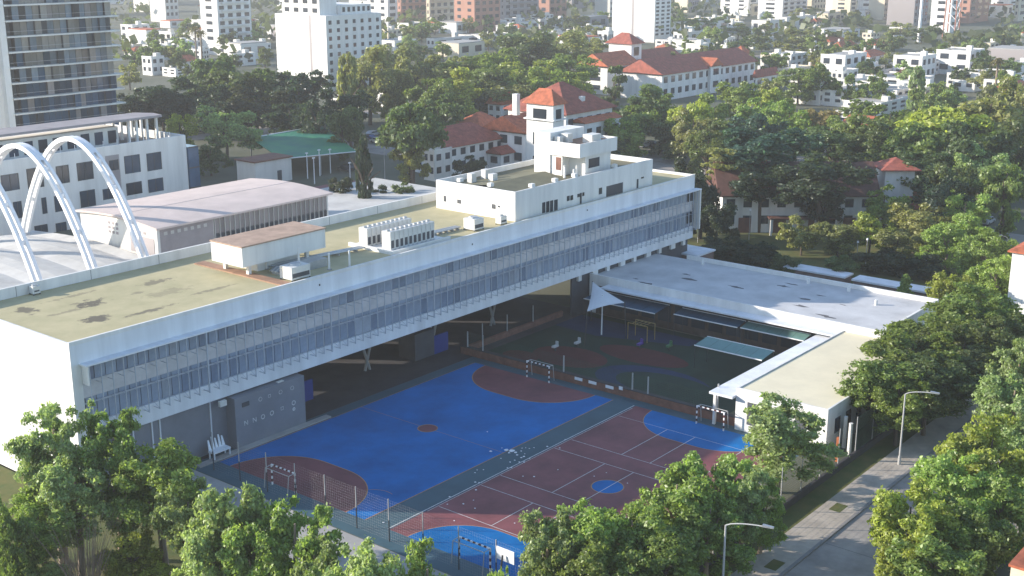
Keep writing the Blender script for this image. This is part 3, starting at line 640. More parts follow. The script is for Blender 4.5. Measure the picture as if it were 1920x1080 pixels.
b = MB(); b.box(GX0, GX0 + .3, GY0, GY1, 0, 9.5); b.box(GX1 - .3, GX1, GY0, GY1, 0, 9.5); b.box(GX0 + .302, GX1 - .302, GY1 - .3, GY1, 0, 9.5); b.box(GX0 + .302, GX1 - .302, GY0, GY0 + .3, 0, 5.0); b.box(GX0 + .302, 116.5, GY0, GY0 + .3, 5.0, 9.5)
b.build('wall', offw, gy); mb = MB(); n = 14
for i in range(n):
    def Q(i): y = GY0 - .7 + (GY1 - GY0 + 1.4) * i / n; return y, 9.5 + 0.6 * math.sin(math.pi * i / n)
    (ya, za), (yb_, zb) = Q(i), Q(i + 1); mb.quad((GX0 - .5, ya, za), (GX1 + .5, ya, za), (GX1 + .5, yb_, zb), (GX0 - .5, yb_, zb)); mb.quad((GX0 - .5, ya, za - .3), (GX0 - .5, ya, za), (GX0 - .5, yb_, zb), (GX0 - .5, yb_, zb - .3))
mb.quad((GX0 - .5, GY0 - .7, 9.2), (GX1 + .5, GY0 - .7, 9.2), (GX1 + .5, GY0 - .7, 9.5), (GX0 - .5, GY0 - .7, 9.5))
for k in range(n):
    (ya, za), (yb_, zb) = Q(k), Q(k + 1); mb.quad((GX0 + .05, ya + .01, 9.5), (GX0 + .05, yb_, 9.5), (GX0 + .05, yb_, zb - .05), (GX0 + .05, ya + .01, max(za - .05, 9.5)))
gr_ = mb.build('roof', gymroof, gy); pbox('roof_seam', taupe, gr_, GX0 - .4, GX1 + .4, GY0 + 9.85, GY0 + 9.95, 10.04, 10.13)
box(116.5, GX1 - .302, GY0 + .15, GY0 + .28, 5.0, 9.5).build('window_backing', greyd, gy)
for i in range(24):
    x = 116.7 + i * .97; pbox('pane', gl_gym, gy, x + .05, x + .92, GY0 + .08, GY0 + .14, 6.7, 9.3); pbox('pane', gl_dark, gy, x + .05, x + .92, GY0 + .08, GY0 + .14, 5.05, 6.5); pbox('mullion', conc_l, gy, x - .05, x + .05, GY0 - .1, GY0 + .14, 5.0, 9.4)
box(GX0 + .5, 116.4, GY0 - .03, GY0 - .002, 0, 9.15).build('front_shade_sheet', taupe, gy)  # taupe sheet laid on the wall to carry its shade below the roof
for i in range(7): pbox('high_window', conc_l, gy, 107.4 + i * 1.2, 108.0 + i * 1.2, GY0 - .06, GY0 + .1, 8.1, 8.6)
for r_ in range(3):
    for i in range(3): pbox('vent_block', taupe, gy, GX0 - .04, GX0 + .1, 163 + i * 1.0, 163.6 + i * 1.0, 7.0 + r_ * .7, 7.4 + r_ * .7)
for i in range(4): pbox('vent_block', taupe, gy, GX0 - .04, GX0 + .1, 156 + i * 1.2, 156.6 + i * 1.2, 8.0, 8.4)
pbox('wall_panel', taupe, gy, GX0 - .06, GX0 + .1, 154, 160, 5.0, 7.6)
box(140.3, 176, 152, 178, 0, 4.0).build('terrace', conc_l); tag(bpy.data.objects['terrace'], 'pale flat terrace roof between gym and cypress', 'terrace')
# office with terrace
ow = thing('office_building', 'white office block with square windows and roof terrace behind the arches', 'building', (108, 200, 0))
OY = 200.0
box(92, 146.8, OY, OY + 26, 0, 12.4).build('wall', white, ow); box(92, 146.8, OY, OY + .4, 12.402, 14.0).build('parapet', white, ow); box(146.4, 146.8, OY + .402, OY + 26, 12.402, 14.0).build('parapet', white, ow)
box(92, 146.4, OY + .41, OY + 25.9, 12.402, 12.5).build('terrace_floor', greyd, ow)
gl_off = glass('office_glass', (.03, .055, .09), .1, .5)
def office_window(xa, xb, ya, yb_):
    a, c = onY(xa, ya, OY), onY(xb, yb_, OY); w = pbox('window', gl_off, ow, a.x, c.x, OY - .03, OY + .1, c.z, a.z)
    mm = darkm
    b = MB(); b.box(a.x - .1, a.x, OY - .08, OY - .001, c.z, a.z); b.box(c.x, c.x + .1, OY - .08, OY - .001, c.z, a.z); b.box(a.x - .1, c.x + .1, OY - .08, OY - .001, a.z + .001, a.z + .1); b.box((a.x + c.x) / 2 - .05, (a.x + c.x) / 2 + .05, OY - .08, OY - .032, c.z, a.z)
    b.build('window_frame', mm, ow)
for xa, xb, ya, yb_ in ((2, 36, 330, 355), (50, 82, 318, 350), (105, 130, 313, 342), (144, 175, 307, 335), (205, 222, 302, 318), (233, 263, 294, 322), (275, 303, 289, 317), (25, 42, 380, 408), (78, 88, 372, 400), (102, 120, 369, 395), (150, 179, 360, 385), (193, 212, 356, 372), (237, 266, 345, 362), (278, 306, 338, 357), (65, 90, 425, 445), (105, 125, 420, 440)): office_window(xa, xb, ya, yb_)
pbox('grey_wall_panel', taupe, ow, onY(200, 330, OY).x, onY(226, 330, OY).x, OY - .02, OY + .05, 4.5, 12.2)
box(147.0, 149.4, OY - .3, OY + 12, 0, 11.6).build('glazed_corner', gl_blue, ow); b = MB()
for z in (3.5, 7.4, 11.4): b.box(146.95, 149.45, OY - .36, OY - .302, z, z + .25)
for x in (147, 148.2, 149.3): b.box(x, x + .1, OY - .36, OY - .302, 0, 3.49)
b.build('glazing_frame', darkm, ow)
# terrace set-back floor and pergola
PO = 209.0
box(96, 138, PO, PO + 14, 12.5, 15.8).build('setback_wall', offw, ow)
for i in range(14):
    x = 98 + i * 2.9; pbox('window', gl_off, ow, x, x + 1.8, PO - .04, PO + .1, 12.8, 15.2)
pg = MB(); pg.prism([(96, 206.5), (146.4, 206.5), (147, 210), (145, 213.5), (96, 213.5)], 16.95, 17.4); pg.build('pergola_roof', mat('pergola_brown', (.30, .28, .29), .8, .1, .3), ow)
for x in (139.2, 141, 143.4, 145.6):
    for y in (207.5, 212.5): box(x, x + .45, y, y + .45, 12.5, 16.95).build('pergola_post', white, ow)
for i in range(16):
    x = 100 + i * 2.9; pbox('baluster', white2, ow, x, x + .08, OY + .45, OY + .53, 14.0, 14.9)
# glass tower
GT = 250.0
gt = thing('glass_apartment_tower', 'tall curved glass apartment tower with thin balcony slabs at the upper left', 'building', (140, GT, 0))
tx0, tx1 = 142.5, 167.3
gl_bg = glass('beige_reflection_glass', (.26, .25, .23), .12, .4); gl_or = glass('orange_reflection_glass', (.36, .22, .15), .3, .3); gl_blue_ = gl_blue
gl_lb = glass('pale_blue_glass', (.17, .22, .27), .12, .35); gl_beige = [gl_bg, gl_lb, gl_bg, gl_lb, gl_blue, gl_gym, gl_bg, gl_dark]; gl_bl4 = [gl_blue, gl_blue, gl_dark, gl_gym]  # pane tones stand in for reflections, painted as plain colour
mb = MB(); mb.box(tx0 + .5, tx1 - 1.0, GT + 1.5, GT + 22, 0, 40.2); mb.build('core', greyd, gt)
mb = MB(); mb.box(132, 139.2, GT + 2, GT + 22, 0, 41.5); mb.box(139.2, 140.6, GT + .6, GT + 22, 0, 41.5); mb.build('side_wall', white, gt)
for k in range(12):
    z = 4.4 + k * 3.25
    sl = [(tx0 - 2, GT + 2.0)] + [(tx0 - 2 + (tx1 + .4 - tx0 + 2) * i / 12, GT + .15 * math.sin(i * .9) - .35 * math.sin(math.pi * i / 12)) for i in range(13)] + [(tx1 + .4, GT + 22), (tx0 - 2, GT + 22)]
    mb = MB(); mb.prism(sl, z, z + .32); mb.build('balcony_slab', offw, gt)
    if k == 11: continue
    n = 15
    for i in range(n):
        x = tx0 + .2 + i * (tx1 - tx0 - 1.2) / n; wd = (tx1 - tx0 - 1.2) / n
        y = GT + (1.35 if (i * 7 + k * 3) % 5 else .75)
        pbox('pane', random.choice(gl_bl4 if z < 20 else gl_beige) if (i + k) % 2 == 0 else (gl_bl4 if z < 20 else gl_beige)[(k * 3 + i // 4) % 2], gt, x + .05, x + wd - .05, y, y + .06, z + .34, z + 3.2)
    pbox('balcony_rail', metal, gt, tx0 - 1.8, tx1 + .2, GT + .30, GT + .34, z + 1.22, z + 1.28)
    pbox('window', gl_dark, gt, tx0 - 1.7, tx0 - .3, GT + 1.9, GT + 1.99, z + .4, z + 3.1)
    for x in (132.6, 135.4): pbox('window', gl_dark, gt, x, x + 2.0, GT + 1.95, GT + 2.05, z + .8, z + 2.9)
# green covered tennis canopy
a0, a1, a2, a3 = (g(470, 259, 4.8), g(602, 236, 4.8), g(670, 284, 4.4), g(528, 298, 4.4))
t = thing('green_canopy', 'large green fabric canopy roof near the tennis court', 'canopy', (a3.x, a3.y, 0))
mb = MB(); mb.quad(a3, a2, a1, a0); o = mb.build('cover', greencov, t); o.modifiers.new('s', 'SOLIDIFY').thickness = .15
for p in (a0, a1, a2, a3): MB().bar((p.x, p.y, 0), (p.x, p.y, p.z - .1), .15).build('post', pole, t)
m1 = (a3 + a2) / 2; MB().bar((m1.x, m1.y, 0), (m1.x, m1.y, m1.z - .1), .15).build('post', pole, t)
MB().bar(a3, a2, .12).build('edge_beam', white2, t); MB().bar(a0, a1, .2).build('edge_beam', white2, t)
for i, (x, yb_, yt) in enumerate(((577, 335, 287), (600, 330, 281), (620, 325, 280), (590, 345, 296), (657, 345, 305))):
    p = g(x, yb_); t = thing('tennis_pole', None, 'pole', (p.x, p.y, 0)); h = ztop(p, yt); MB().bar((p.x, p.y, 0), (p.x, p.y, h), .12, .08).build('shaft', white2, t); box(p.x - .3, p.x + .3, p.y - .15, p.y + .15, h - .15, h + .1).build('lamp', white2, t); ranked(t, 'thin white floodlight pole in front of the green canopy', x)
x0, x1, y0, y1 = foot(470, 480, 548, 350)
t = thing('small_pavilion', 'small white pavilion with dark door in front of the green canopy', 'building', (x0, y0, 0)); h = ztop((x0, y0), 306)
box(x0, x1, y0, y0 + 6, 0, h).build('wall', offw, t); box(x0 - .3, x1 + .3, y0 - .3, y0 + 6.3, h, h + .3).build('roof', brick, t); pbox('door', greyd, t, x0 + 6, x0 + 7.2, y0 - .05, y0 + .05, 0, 2.6)

# ================================================================ houses and towers
def windows(t, x0, x1, y0, y1, z0, z1, nx_, nz, face, m=gl_dark, fw=.5, fh=.5):
    for i in range(nx_):
        for k in range(nz):
            dz = (z1 - z0) / nz; zc = z0 + dz * (k + .52)
            if face == 'Y':
                dx = (x1 - x0) / nx_; xc = x0 + dx * (i + .5); pbox('window', m, t, xc - dx * fw / 2, xc + dx * fw / 2, y0 - .06, y0 + .08, zc - dz * fh / 2, zc + dz * fh / 2)
            else:
                dy = (y1 - y0) / nx_; yc = y0 + dy * (i + .5); pbox('window', m, t, x0 - .06, x0 + .08, yc - dy * fw / 2, yc + dy * fw / 2, zc - dz * fh / 2, zc + dz * fh / 2)
def roof_geo(kind, x0, x1, y0, y1, z, h, ov=.5):
    mb = MB(); x0 -= ov; x1 += ov; y0 -= ov; y1 += ov; cx, cy = (x0 + x1) / 2, (y0 + y1) / 2; zb = z - .18
    if kind == 'gx':                                     # ridge along X
        A_, B2 = (x0, cy, z + h), (x1, cy, z + h); mb.quad((x0, y0, z), (x1, y0, z), B2, A_); mb.quad((x1, y1, z), (x0, y1, z), A_, B2)
        mb.quad((x0, y0, zb), (x0, y0, z), A_, (x0, y1, z), (x0, y1, zb)); mb.quad((x1, y0, zb), (x1, y1, zb), (x1, y1, z), B2, (x1, y0, z))
    elif kind == 'gy':
        A_, B2 = (cx, y0, z + h), (cx, y1, z + h); mb.quad((x0, y1, z), (x0, y0, z), A_, B2); mb.quad((x1, y0, z), (x1, y1, z), B2, A_)
        mb.quad((x0, y0, zb), (x1, y0, zb), (x1, y0, z), A_, (x0, y0, z)); mb.quad((x0, y1, zb), (x0, y1, z), B2, (x1, y1, z), (x1, y1, zb))
    else:
        if x1 - x0 > y1 - y0: d = (y1 - y0) / 2; A_, B2 = (x0 + d, cy, z + h), (x1 - d, cy, z + h)
        else: d = (x1 - x0) / 2; A_, B2 = (cx, y0 + d, z + h), (cx, y1 - d, z + h)
        if x1 - x0 > y1 - y0:
            mb.quad((x0, y0, z), (x1, y0, z), B2, A_); mb.quad((x1, y1, z), (x0, y1, z), A_, B2); mb.quad((x0, y1, z), (x0, y0, z), A_); mb.quad((x1, y0, z), (x1, y1, z), B2)
        else:
            mb.quad((x0, y0, z), (x1, y0, z), A_); mb.quad((x1, y1, z), (x0, y1, z), B2); mb.quad((x0, y1, z), (x0, y0, z), A_, B2); mb.quad((x1, y0, z), (x1, y1, z), B2, A_)
    for a, c in (((x0, y0), (x1, y0)), ((x1, y0), (x1, y1)), ((x1, y1), (x0, y1)), ((x0, y1), (x0, y0))): mb.quad((*a, zb), (*c, zb), (*c, z), (*a, z))
    mb.quad((x0, y1, zb), (x1, y1, zb), (x1, y0, zb), (x0, y0, zb))
    return mb
def wing(t, x0, x1, y0, y1, z, kind, h, wm=white, rm=terra, wx=0, wy=0, nz=1, zb=0.0, ov=.5, name='wall'):
    mb = MB(); mb.box(x0, x1, y0, y1, zb, z)
    if kind == 'gx': mb.quad((x0, y0, z), (x0, (y0 + y1) / 2, z + h * .92), (x0, y1, z)); mb.quad((x1, y1, z), (x1, (y0 + y1) / 2, z + h * .92), (x1, y0, z))
    if kind == 'gy': mb.quad((x0, y0, z), (x1, y0, z), ((x0 + x1) / 2, y0, z + h * .92)); mb.quad((x1, y1, z), (x0, y1, z), ((x0 + x1) / 2, y1, z + h * .92))
    w = mb.build(name, wm, t)
    if kind == 'flat':
        b = MB(); b.box(x0 - .05, x1 + .05, y0 - .05, y0 + .2, z, z + h); b.box(x0 - .05, x0 + .2, y0 + .2, y1 + .05, z, z + h); b.box(x1 - .2, x1 + .05, y0 + .2, y1 + .05, z, z + h); b.build('parapet', wm, t); box(x0 + .2, x1 - .2, y0 + .2, y1, z, z + .05).build('roof', conc, t)
    else: roof_geo(kind, x0, x1, y0, y1, z + .02, h, ov).build('roof', rm, t)
    if wx: windows(w, x0, x1, y0, y1, max(zb, .8), z, wx, nz, 'Y')
    if wy: windows(w, x0, x1, y0, y1, max(zb, .8), z, wy, nz, 'X')
    return w
def house(label, cat, xl, xc, xr, yb, ytop, kind='flat', h=.5, wm=offw, rm=terra, wx=3, wy=2, nz=2, name='house', base=None, extra=True):
    x0, x1, y0, y1 = foot(xl, xc, xr, yb); z = ztop((x0, y0), ytop)
    t = thing(name, label, cat, (x0, y0, 0))
    wing(t, x0, x1, y0, y1, z, kind, h, wm, rm, wx, wy, nz)
    if extra and kind == 'flat':
        a = random.uniform(.15, .6); pbox('roof_tank', offw, t, x0 + (x1 - x0) * a, x0 + (x1 - x0) * a + 2.2, y0 + 1.2, y0 + 3.2, z, z + random.uniform(1.2, 2.4))
    elif extra: pbox('chimney', offw, t, x0 + (x1 - x0) * .3, x0 + (x1 - x0) * .3 + .8, (y0 + y1) / 2 + .8, (y0 + y1) / 2 + 1.6, z, z + h + 1.0)
    if base: ranked(t, base, xc)
    return t
random.seed(21)
# --- first villa: red roofs and turret behind the school
v = g(985, 330); vx, vy = v.x, v.y
vl = thing('red_roofed_villa', 'large white villa with red tiled hip roof and square turret behind the school', 'house', (226, 160, 0))
def vz(x, y, yt): return ztop((x, y), yt)
bx = foot(985, 1060, 1146, 312)
fx0, fx1, fy0, fy1 = bx
H1 = vz(fx0, fy0, 214)
wing(vl, fx0, fx1, fy0, fy0 + 17, H1, 'hip', 6.0, white, terra_d, 5, 3, 2, ov=.9)
wing(vl, fx0 + 3, fx1 - 1, fy0 - 3.2, fy0 - .05, H1 - 2.5, 'flat', .3, white, terra, 4, 1, 2, name='front_bay'); roof_geo('gx', fx0 + 3, fx1 - 1, fy0 - 3.2, fy0 + 1, H1 - 2.1, .9, .3).build('bay_roof', terra, vl)
ta = foot(987, 1036, 1056, 338); tz = vz(ta[0], ta[2], 196)
wing(vl, ta[0], ta[1], ta[2], ta[3], tz, 'hip', 3.0, white, terra, 1, 1, 3, name='turret', ov=.7); box(ta[0] - .6, ta[1] + .6, ta[2] - .6, ta[3] + .4, tz - 3.6, tz - 3.3).build('turret_cornice', white, vl)
pbox('chimney', white, vl, fx0 + 9, fx0 + 10.2, fy0 + 2, fy0 + 3.0, H1 + .5, H1 + 3.0); pbox('chimney', white, vl, ta[0] - 1, ta[0] + .2, ta[3] + 2, ta[3] + 3.2, tz - 3, tz + 1.6)
hA = thing('white_house', 'white two-storey house with red roof left of the turret villa', 'house', (205, 182, 0))
bx = foot(800, 842, 945, 332); zA = vz(bx[0], bx[2], 276); wing(hA, bx[0], bx[1], bx[2], bx[2] + 11, zA, 'hip', 3.6, white, terra_d, 6, 3, 2, ov=.7)
wing(hA, bx[1] - 6, bx[1] + 2, bx[2] - 4, bx[2] - .05, zA - 2.8, 'gx', 1.4, white, terra_d, 2, 1, 1, name='porch')
bx = foot(905, 985, 1010, 318); zB = vz(bx[0], bx[2], 250); hB = thing('white_house', 'white gabled house with red roof between turret and left house', 'house', (bx[0], bx[2], 0))
wing(hB, bx[0], bx[1] + 3, bx[2], bx[3], zB, 'gx', 3.4, white, terra, 2, 3, 2, ov=.6); 
bx = foot(838, 900, 960, 285); zC = vz(bx[0], bx[2], 247); hC = thing('white_house', 'white house with bright terracotta roof behind the left house', 'house', (bx[0], bx[2], 0)); wing(hC, bx[0], bx[1], bx[2], bx[3], zC, 'hip', 3.8, white, terra, 4, 3, 2)
house('small house with orange gable roof among trees behind the villa group', 'house', 852, 872, 905, 228, 200, 'gy', 3.0, cream, terra, 2, 1, 2)
house('white house with brownish roof far left of the turret', 'house', 915, 940, 1000, 235, 196, 'gx', 3.0, white, terra, 3, 2, 2)
house('white wedge-roofed house in front of the villa trees at left', 'house', 795, 815, 848, 340, 285, 'flat', .4, offw, terra, 2, 2, 2)
# --- second villa: long red-roofed college on the far side
c2 = thing('red_roofed_college', 'long white college with red tiled roofs and square tower in the distance', 'building', (0, 0, 0))
bx = foot(1237, 1240, 1414, 190); c2.location = (bx[0], bx[2], 0); zz = vz(bx[0], bx[2], 140)
wing(c2, bx[0], bx[1], bx[2], bx[2] + 16, zz, 'gx', 4.4, white, terra_d, 14, 0, 2, ov=.8)
mid = bx[0] + (bx[1] - bx[0]) * .52; wing(c2, mid - 3.5, mid + 3.5, bx[2] - 1.2, bx[2] + 6, zz + .6, 'gy', 2.6, white, terra, 1, 0, 2, name='central_gable')
bx2 = foot(1150, 1198, 1245, 165); z2 = vz(bx2[0], bx2[2], 130); wing(c2, bx2[0], bx2[1], bx2[2], bx2[2] + 12, z2, 'gx', 2.5, white, terra, 4, 2, 2, name='linking_wall')
bx3 = foot(1140, 1182, 1201, 160); z3 = vz(bx3[0], bx3[2], 82); wing(c2, bx3[0], bx3[1], bx3[2], bx3[3], z3, 'hip', 3.5, white, terra_d, 1, 0, 1, zb=z3 - 6, name='square_tower', ov=1.0); box(bx3[0] + .3, bx3[1] - .3, bx3[2] + .3, bx3[3] - .3, 0, z3 - 6.02).build('tower_base', white, c2)
bx4 = foot(1086, 1138, 1150, 178); z4 = vz(bx4[0], bx4[2], 125); wing(c2, bx4[0], bx4[1] + 14, bx4[2], bx4[3], z4, 'gx', 4.0, white, terra, 1, 1, 3, name='side_wing', ov=.8)
bx5 = foot(1193, 1196, 1280, 150); z5 = vz(bx5[0], bx5[2], 120); wing(c2, bx5[0], bx5[1], bx5[2], bx5[2] + 12, z5, 'gx', 4.2, white, terra_d, 6, 2, 1, name='rear_wing')
bx6 = foot(1368, 1392, 1408, 140); z6 = vz(bx6[0], bx6[2], 102); wing(c2, bx6[0], bx6[1], bx6[2], bx6[3], z6, 'hip', 3.0, white, terra, 1, 1, 1, name='bell_turret')
house('red-roofed low annex at the right end of the college', 'house', 1412, 1416, 1455, 172, 145, 'gx', 2.5, offw, terra_d, 3, 1, 1)
# --- park house
def facing_house(name, label, xl, xr, yb, ytop, depth, kind, h, rm, wx, nz, wm=white):
    o = g(xl, yb); L = (xr - xl) * dist(o) / 2400.0; zz = ztop(o, ytop); t = thing(name, label, 'house', (0, 0, 0))
    wing(t, 0, L, 0, depth, zz, kind, h, wm, rm, wx, 0, nz, ov=.9)
    return t, L, zz, o
def settle(t, o): t.location = (o.x, o.y, 0); t.rotation_euler = (0, 0, YAW - R(90))
t, L, zz, o = facing_house('park_house', 'long shaded white house with shade-darkened tiled roof behind the park lawn', 1352, 1646, 436, 366, 12, 'gx', 5.0, terra_shade, 9, 2)
for i in range(4): pbox('door', brick, t, 3 + i * 6.2, 5.2 + i * 6.2, -.10, .05, 0, 2.7)
box(8, 20, -2.6, -.1, 2.9, 3.1).build('porch_roof', terra_shade, t)
for x in (8.2, 12, 16, 19.6): box(x, x + .3, -2.5, -2.2, 0, 2.9).build('porch_post', white, t)
settle(t, o)
t, L, zz, o = facing_house('white_turret_house', 'square white tower house with small red hip roof above the park trees', 1652, 1707, 425, 318, 6, 'hip', 1.7, terra_d, 0, 1); settle(t, o)
t, L, zz, o = facing_house('red_roofed_bungalow', 'low house with dull red roof behind the park trees at right', 1708, 1800, 432, 392, 10, 'gx', 2.6, terra_d, 5, 1); settle(t, o)
bx = foot(1628, 1640, 1690, 300); zz = vz(bx[0], bx[2], 248); hr = thing('white_house', 'white house with orange gable roof among dark trees above the park', 'house', (bx[0], bx[2], 0)); wing(hr, bx[0], bx[1], bx[2], bx[2] + 10, zz, 'gy', 2.6, white, terra, 2, 1, 2); wing(hr, bx[0] + 4, bx[1] + 2, bx[2] - 4, bx[2] - .05, zz - 3.5, 'gx', 1.8, white, terra_d, 2, 1, 1, name='porch')
# --- right edge white houses
rh = thing('white_corner_house', 'white house with orange eave at the right edge of the view', 'house', (0, 0, 0)); bx = foot(1882, 1980, 2100, 640); rh.location = (bx[0], bx[2], 0); zz = ztop((bx[0], bx[3]), 470); wing(rh, bx[0], bx[1], bx[2], bx[3], zz, 'hip', 1.6, white, terra, 3, 0, 1); wing(rh, bx[0] + 3, bx[1], bx[2] + 2, bx[3] - 1.5, zz + 5.5, 'hip', 2, white, terra, 3, 2, 1, zb=zz, name='upper_storey')
p = g(1893, 1085, 5.2); ne = thing('street_corner_house', 'pale rendered house wall with thin red coping at the bottom right corner', 'house', (p.x, p.y, 0))
box(p.x, p.x + 9, p.y - 12, p.y, 0, 6.2).build('wall', cream, ne); box(p.x - .15, p.x + 9.1, p.y - 12.1, p.y + .15, 6.202, 6.4).build('coping', terra, ne); windows(ne, p.x, p.x + 9, p.y - 12, p.y, .8, 6, 3, 2, 'X')
# --- low park walls
def low_hall(label, pl, pr, zt, w):
    a, c = g(*pl, zt), g(*pr, zt); X = (a.x + c.x) / 2; t = thing('garden_shed', label, 'shed', (X, c.y, 0)); box(X, X + w, c.y, a.y, 0, zt - .25).build('wall', mat('brown_wall', (.20, .14, .12), .9, .12, .6) if 'brown_wall' not in MATS else MATS['brown_wall'], t); box(X - .2, X + w + .2, c.y - .2, a.y + .2, zt - .25, zt).build('roof', fascia, t)
low_hall('long low shed with white roof by the park hedge, left piece', (1475, 498), (1580, 520), 2.4, 2.6)
low_hall('long low shed with white roof by the park hedge, right piece', (1606, 520), (1765, 556), 2.4, 2.6)
low_hall('small brown shed with pale flat roof at the far end of the school', (1228, 466), (1310, 478), 3.6, 5)
for i, (x, yb_, yt) in enumerate(((1404, 450, 395), (1308, 455, 398), (1606, 490, 455), (1623, 495, 450), (1675, 510, 488), (1735, 517, 492))):
    p = g(x, yb_); t = thing('park_lamp_post', None, 'lamp post', (p.x, p.y, 0)); hh = ztop(p, yt); MB().bar((p.x, p.y, 0), (p.x, p.y, hh), .07, .05).build('pole', pole, t); MB().bar((p.x, p.y, hh), (p.x, p.y, hh + .3), .18, .12, 8).build('lantern', white2, t); ranked(t, 'thin lamp post standing in the shaded park', x)
# --- towers and apartment blocks along the skyline
def tower(label, xl, xc, xr, yb, ytop, wm, nf, cx, cy, band=None, balcony=False, gm_=gl_dark, fw=.55):
    x0, x1, y0, y1 = foot(xl, xc, xr, yb); z = min(ztop((x0, y0), max(ytop, -100)), 100); 
    if ytop < -50: z = min(z + 12, 110)
    t = thing('apartment_tower', label, 'apartment building', (x0, y0, 0)); box(x0, x1, y0, y1, 0, z).build('wall', wm, t)
    box(x0 + (x1 - x0) * .25, x0 + (x1 - x0) * .7, y0 + (y1 - y0) * .3, y0 + (y1 - y0) * .7, z, z + 3).build('roof_house', wm, t)
    if cx: windows(t, x0, x1, y0, y1, 3, z - 1, cx, nf, 'Y', gm_, fw, .5)
    if cy: windows(t, x0, x1, y0, y1, 3, z - 1, cy, nf, 'X', gm_, .35, .45)
    if balcony:
        for k in range(nf):
            zz = 3 + (z - 4) * k / nf; pbox('balcony', wm, t, x0 + (x1 - x0) * .12, x0 + (x1 - x0) * .88, y0 - 1.2, y0 - .061, zz, zz + .9)
    return t, (x0, x1, y0, y1, z)
tower('white and blue-grey residential tower left of the white stepped block', 380, 412, 474, 92, -80, white, 14, 4, 1, balcony=True)
tower('slim pale tower rising between glass tower and grey tower', 283, 312, 336, 42, -80, offw, 12, 3, 0)
wt, wb = tower('white stepped apartment block with roof terraces above the trees', 522, 616, 718, 172, 30, white, 8, 7, 0, gm_=gl_dark, fw=.35)
box(wb[0] + 1, wb[0] + 9, wb[2] + 4, wb[3] - 3, wb[4], wb[4] + 6).build('upper_storey', white, wt); box(wb[0] + 9.2, wb[1] - 3, wb[2] + 2, wb[3] - 6, wb[4], wb[4] + 3.2).build('upper_storey', white, wt); windows(wt, wb[0] + 1, wb[0] + 9, wb[2] + 4, wb[3] - 3, wb[4], wb[4] + 6, 4, 2, 'X'); windows(wt, wb[0] + 9.2, wb[1] - 3, wb[2] + 2, 0, wb[4], wb[4] + 3.2, 6, 1, 'Y')
pbox('recess_shade', taupe, wt, wb[0] - .03, wb[0] + .1, wb[2] + 7.5, wb[2] + 8.6, 0, wb[4])  # flat taupe strip on the wall, the recess's shade put into colour
tower('white narrow tower behind the stepped block', 690, 728, 746, 57, -80, white, 13, 1, 2)
tower('salmon brick tower with pale bands, left of the brick pair', 746, 752, 800, 42, -80, brickfar, 12, 4, 1, balcony=True)
tower('salmon brick tower with grey balconies, second of the brick group', 800, 806, 853, 52, -80, cream, 12, 4, 1, balcony=True)
tower('reddish brick tower, boldest of the brick group', 852, 890, 938, 62, -80, brickfar, 13, 4, 2)
tower('grey-mauve tower with balconies right of the brick group', 938, 946, 1010, 40, -80, taupe, 12, 5, 1, balcony=True)
tower('dark brick block at right end of the brick group', 1008, 1030, 1062, 34, -60, brickfar, 8, 3, 1)
wt2, wb2 = tower('plain white tower block with blank lit wall in the centre of the skyline', 1147, 1226, 1256, 80, -8, white, 10, 3, 0)
pbox('recess_shade', taupe, wt2, wb2[0] - .03, wb2[0] + .1, (wb2[2] + wb2[3]) / 2 - .4, (wb2[2] + wb2[3]) / 2 + .9, 2, wb2[4])  # shaded slot painted as a taupe strip on the wall
tower('white low-rise slab right of the centre white tower', 1350, 1402, 1420, 30, -50, white, 9, 1, 2)
tower('white slab with grey balconies near the upper middle right', 1420, 1466, 1512, 38, -50, white, 9, 4, 1, balcony=True)
tower('cream tower at the upper right', 1558, 1592, 1604, 45, -40, cream, 9, 1, 1)
tower('white tower with recessed corner at the upper right', 1606, 1640, 1664, 34, -60, white, 11, 2, 1)
tower('pale tower behind the light mast', 1664, 1692, 1712, 32, -60, offw, 11, 2, 1)
tower('white blank-walled tower left of the lattice mast', 1742, 1780, 1792, 62, -70, white, 12, 1, 1)
tower('salmon and grey brick tower at the upper right', 1796, 1816, 1852, 44, -80, brickfar, 12, 3, 1)
tower('white gabled block right of the salmon tower', 1856, 1890, 1908, 30, -40, white, 9, 1, 1)
tower('beige tower at the top right corner', 1900, 1908, 1950, 40, -60, cream, 10, 3, 1)
tower('tall white slab right of the pale slim tower', 520, 545, 560, 20, -90, white, 12, 1, 1)
tower('grey office slab above the tree canopy near the brick group', 1060, 1070, 1130, 12, -60, taupe, 9, 5, 1)
# --- scattered low houses
base_r = 'white flat-roofed house in the sunlit district at upper right'
for a in ((1672, 1726, 1752, 152, 108), (1752, 1816, 1842, 142, 98), (1592, 1680, 1716, 196, 172), (1580, 1650, 1700, 218, 196), (1620, 1690, 1735, 168, 150), (1480, 1536, 1552, 198, 158), (1536, 1582, 1622, 152, 106), (1440, 1482, 1512, 132, 104), (1612, 1662, 1690, 150, 132), (1850, 1880, 1925, 118, 98), (1800, 1848, 1880, 166, 140), (1565, 1620, 1650, 236, 214), (1875, 1905, 1940, 140, 122), (1700, 1762, 1790, 205, 186)):
    house(None, 'house', *a, 'flat', .5, white, terra, 3, 2, 2, base=base_r)
base_m = 'pale low house beyond the college roofs'
for a in ((1260, 1310, 1366, 62, 44), (1320, 1362, 1378, 90, 72), (1285, 1312, 1328, 120, 84), (1408, 1440, 1470, 64, 40), (1400, 1412, 1450, 92, 74), (1262, 1280, 1320, 84, 62), (1452, 1474, 1530, 58, 34), (1120, 1140, 1150, 84, 60)):
    house(None, 'house', *a, 'flat', .4, offw, terra, 3, 2, 1, base=base_m)
base_l = 'white low house among trees right of the glass tower'
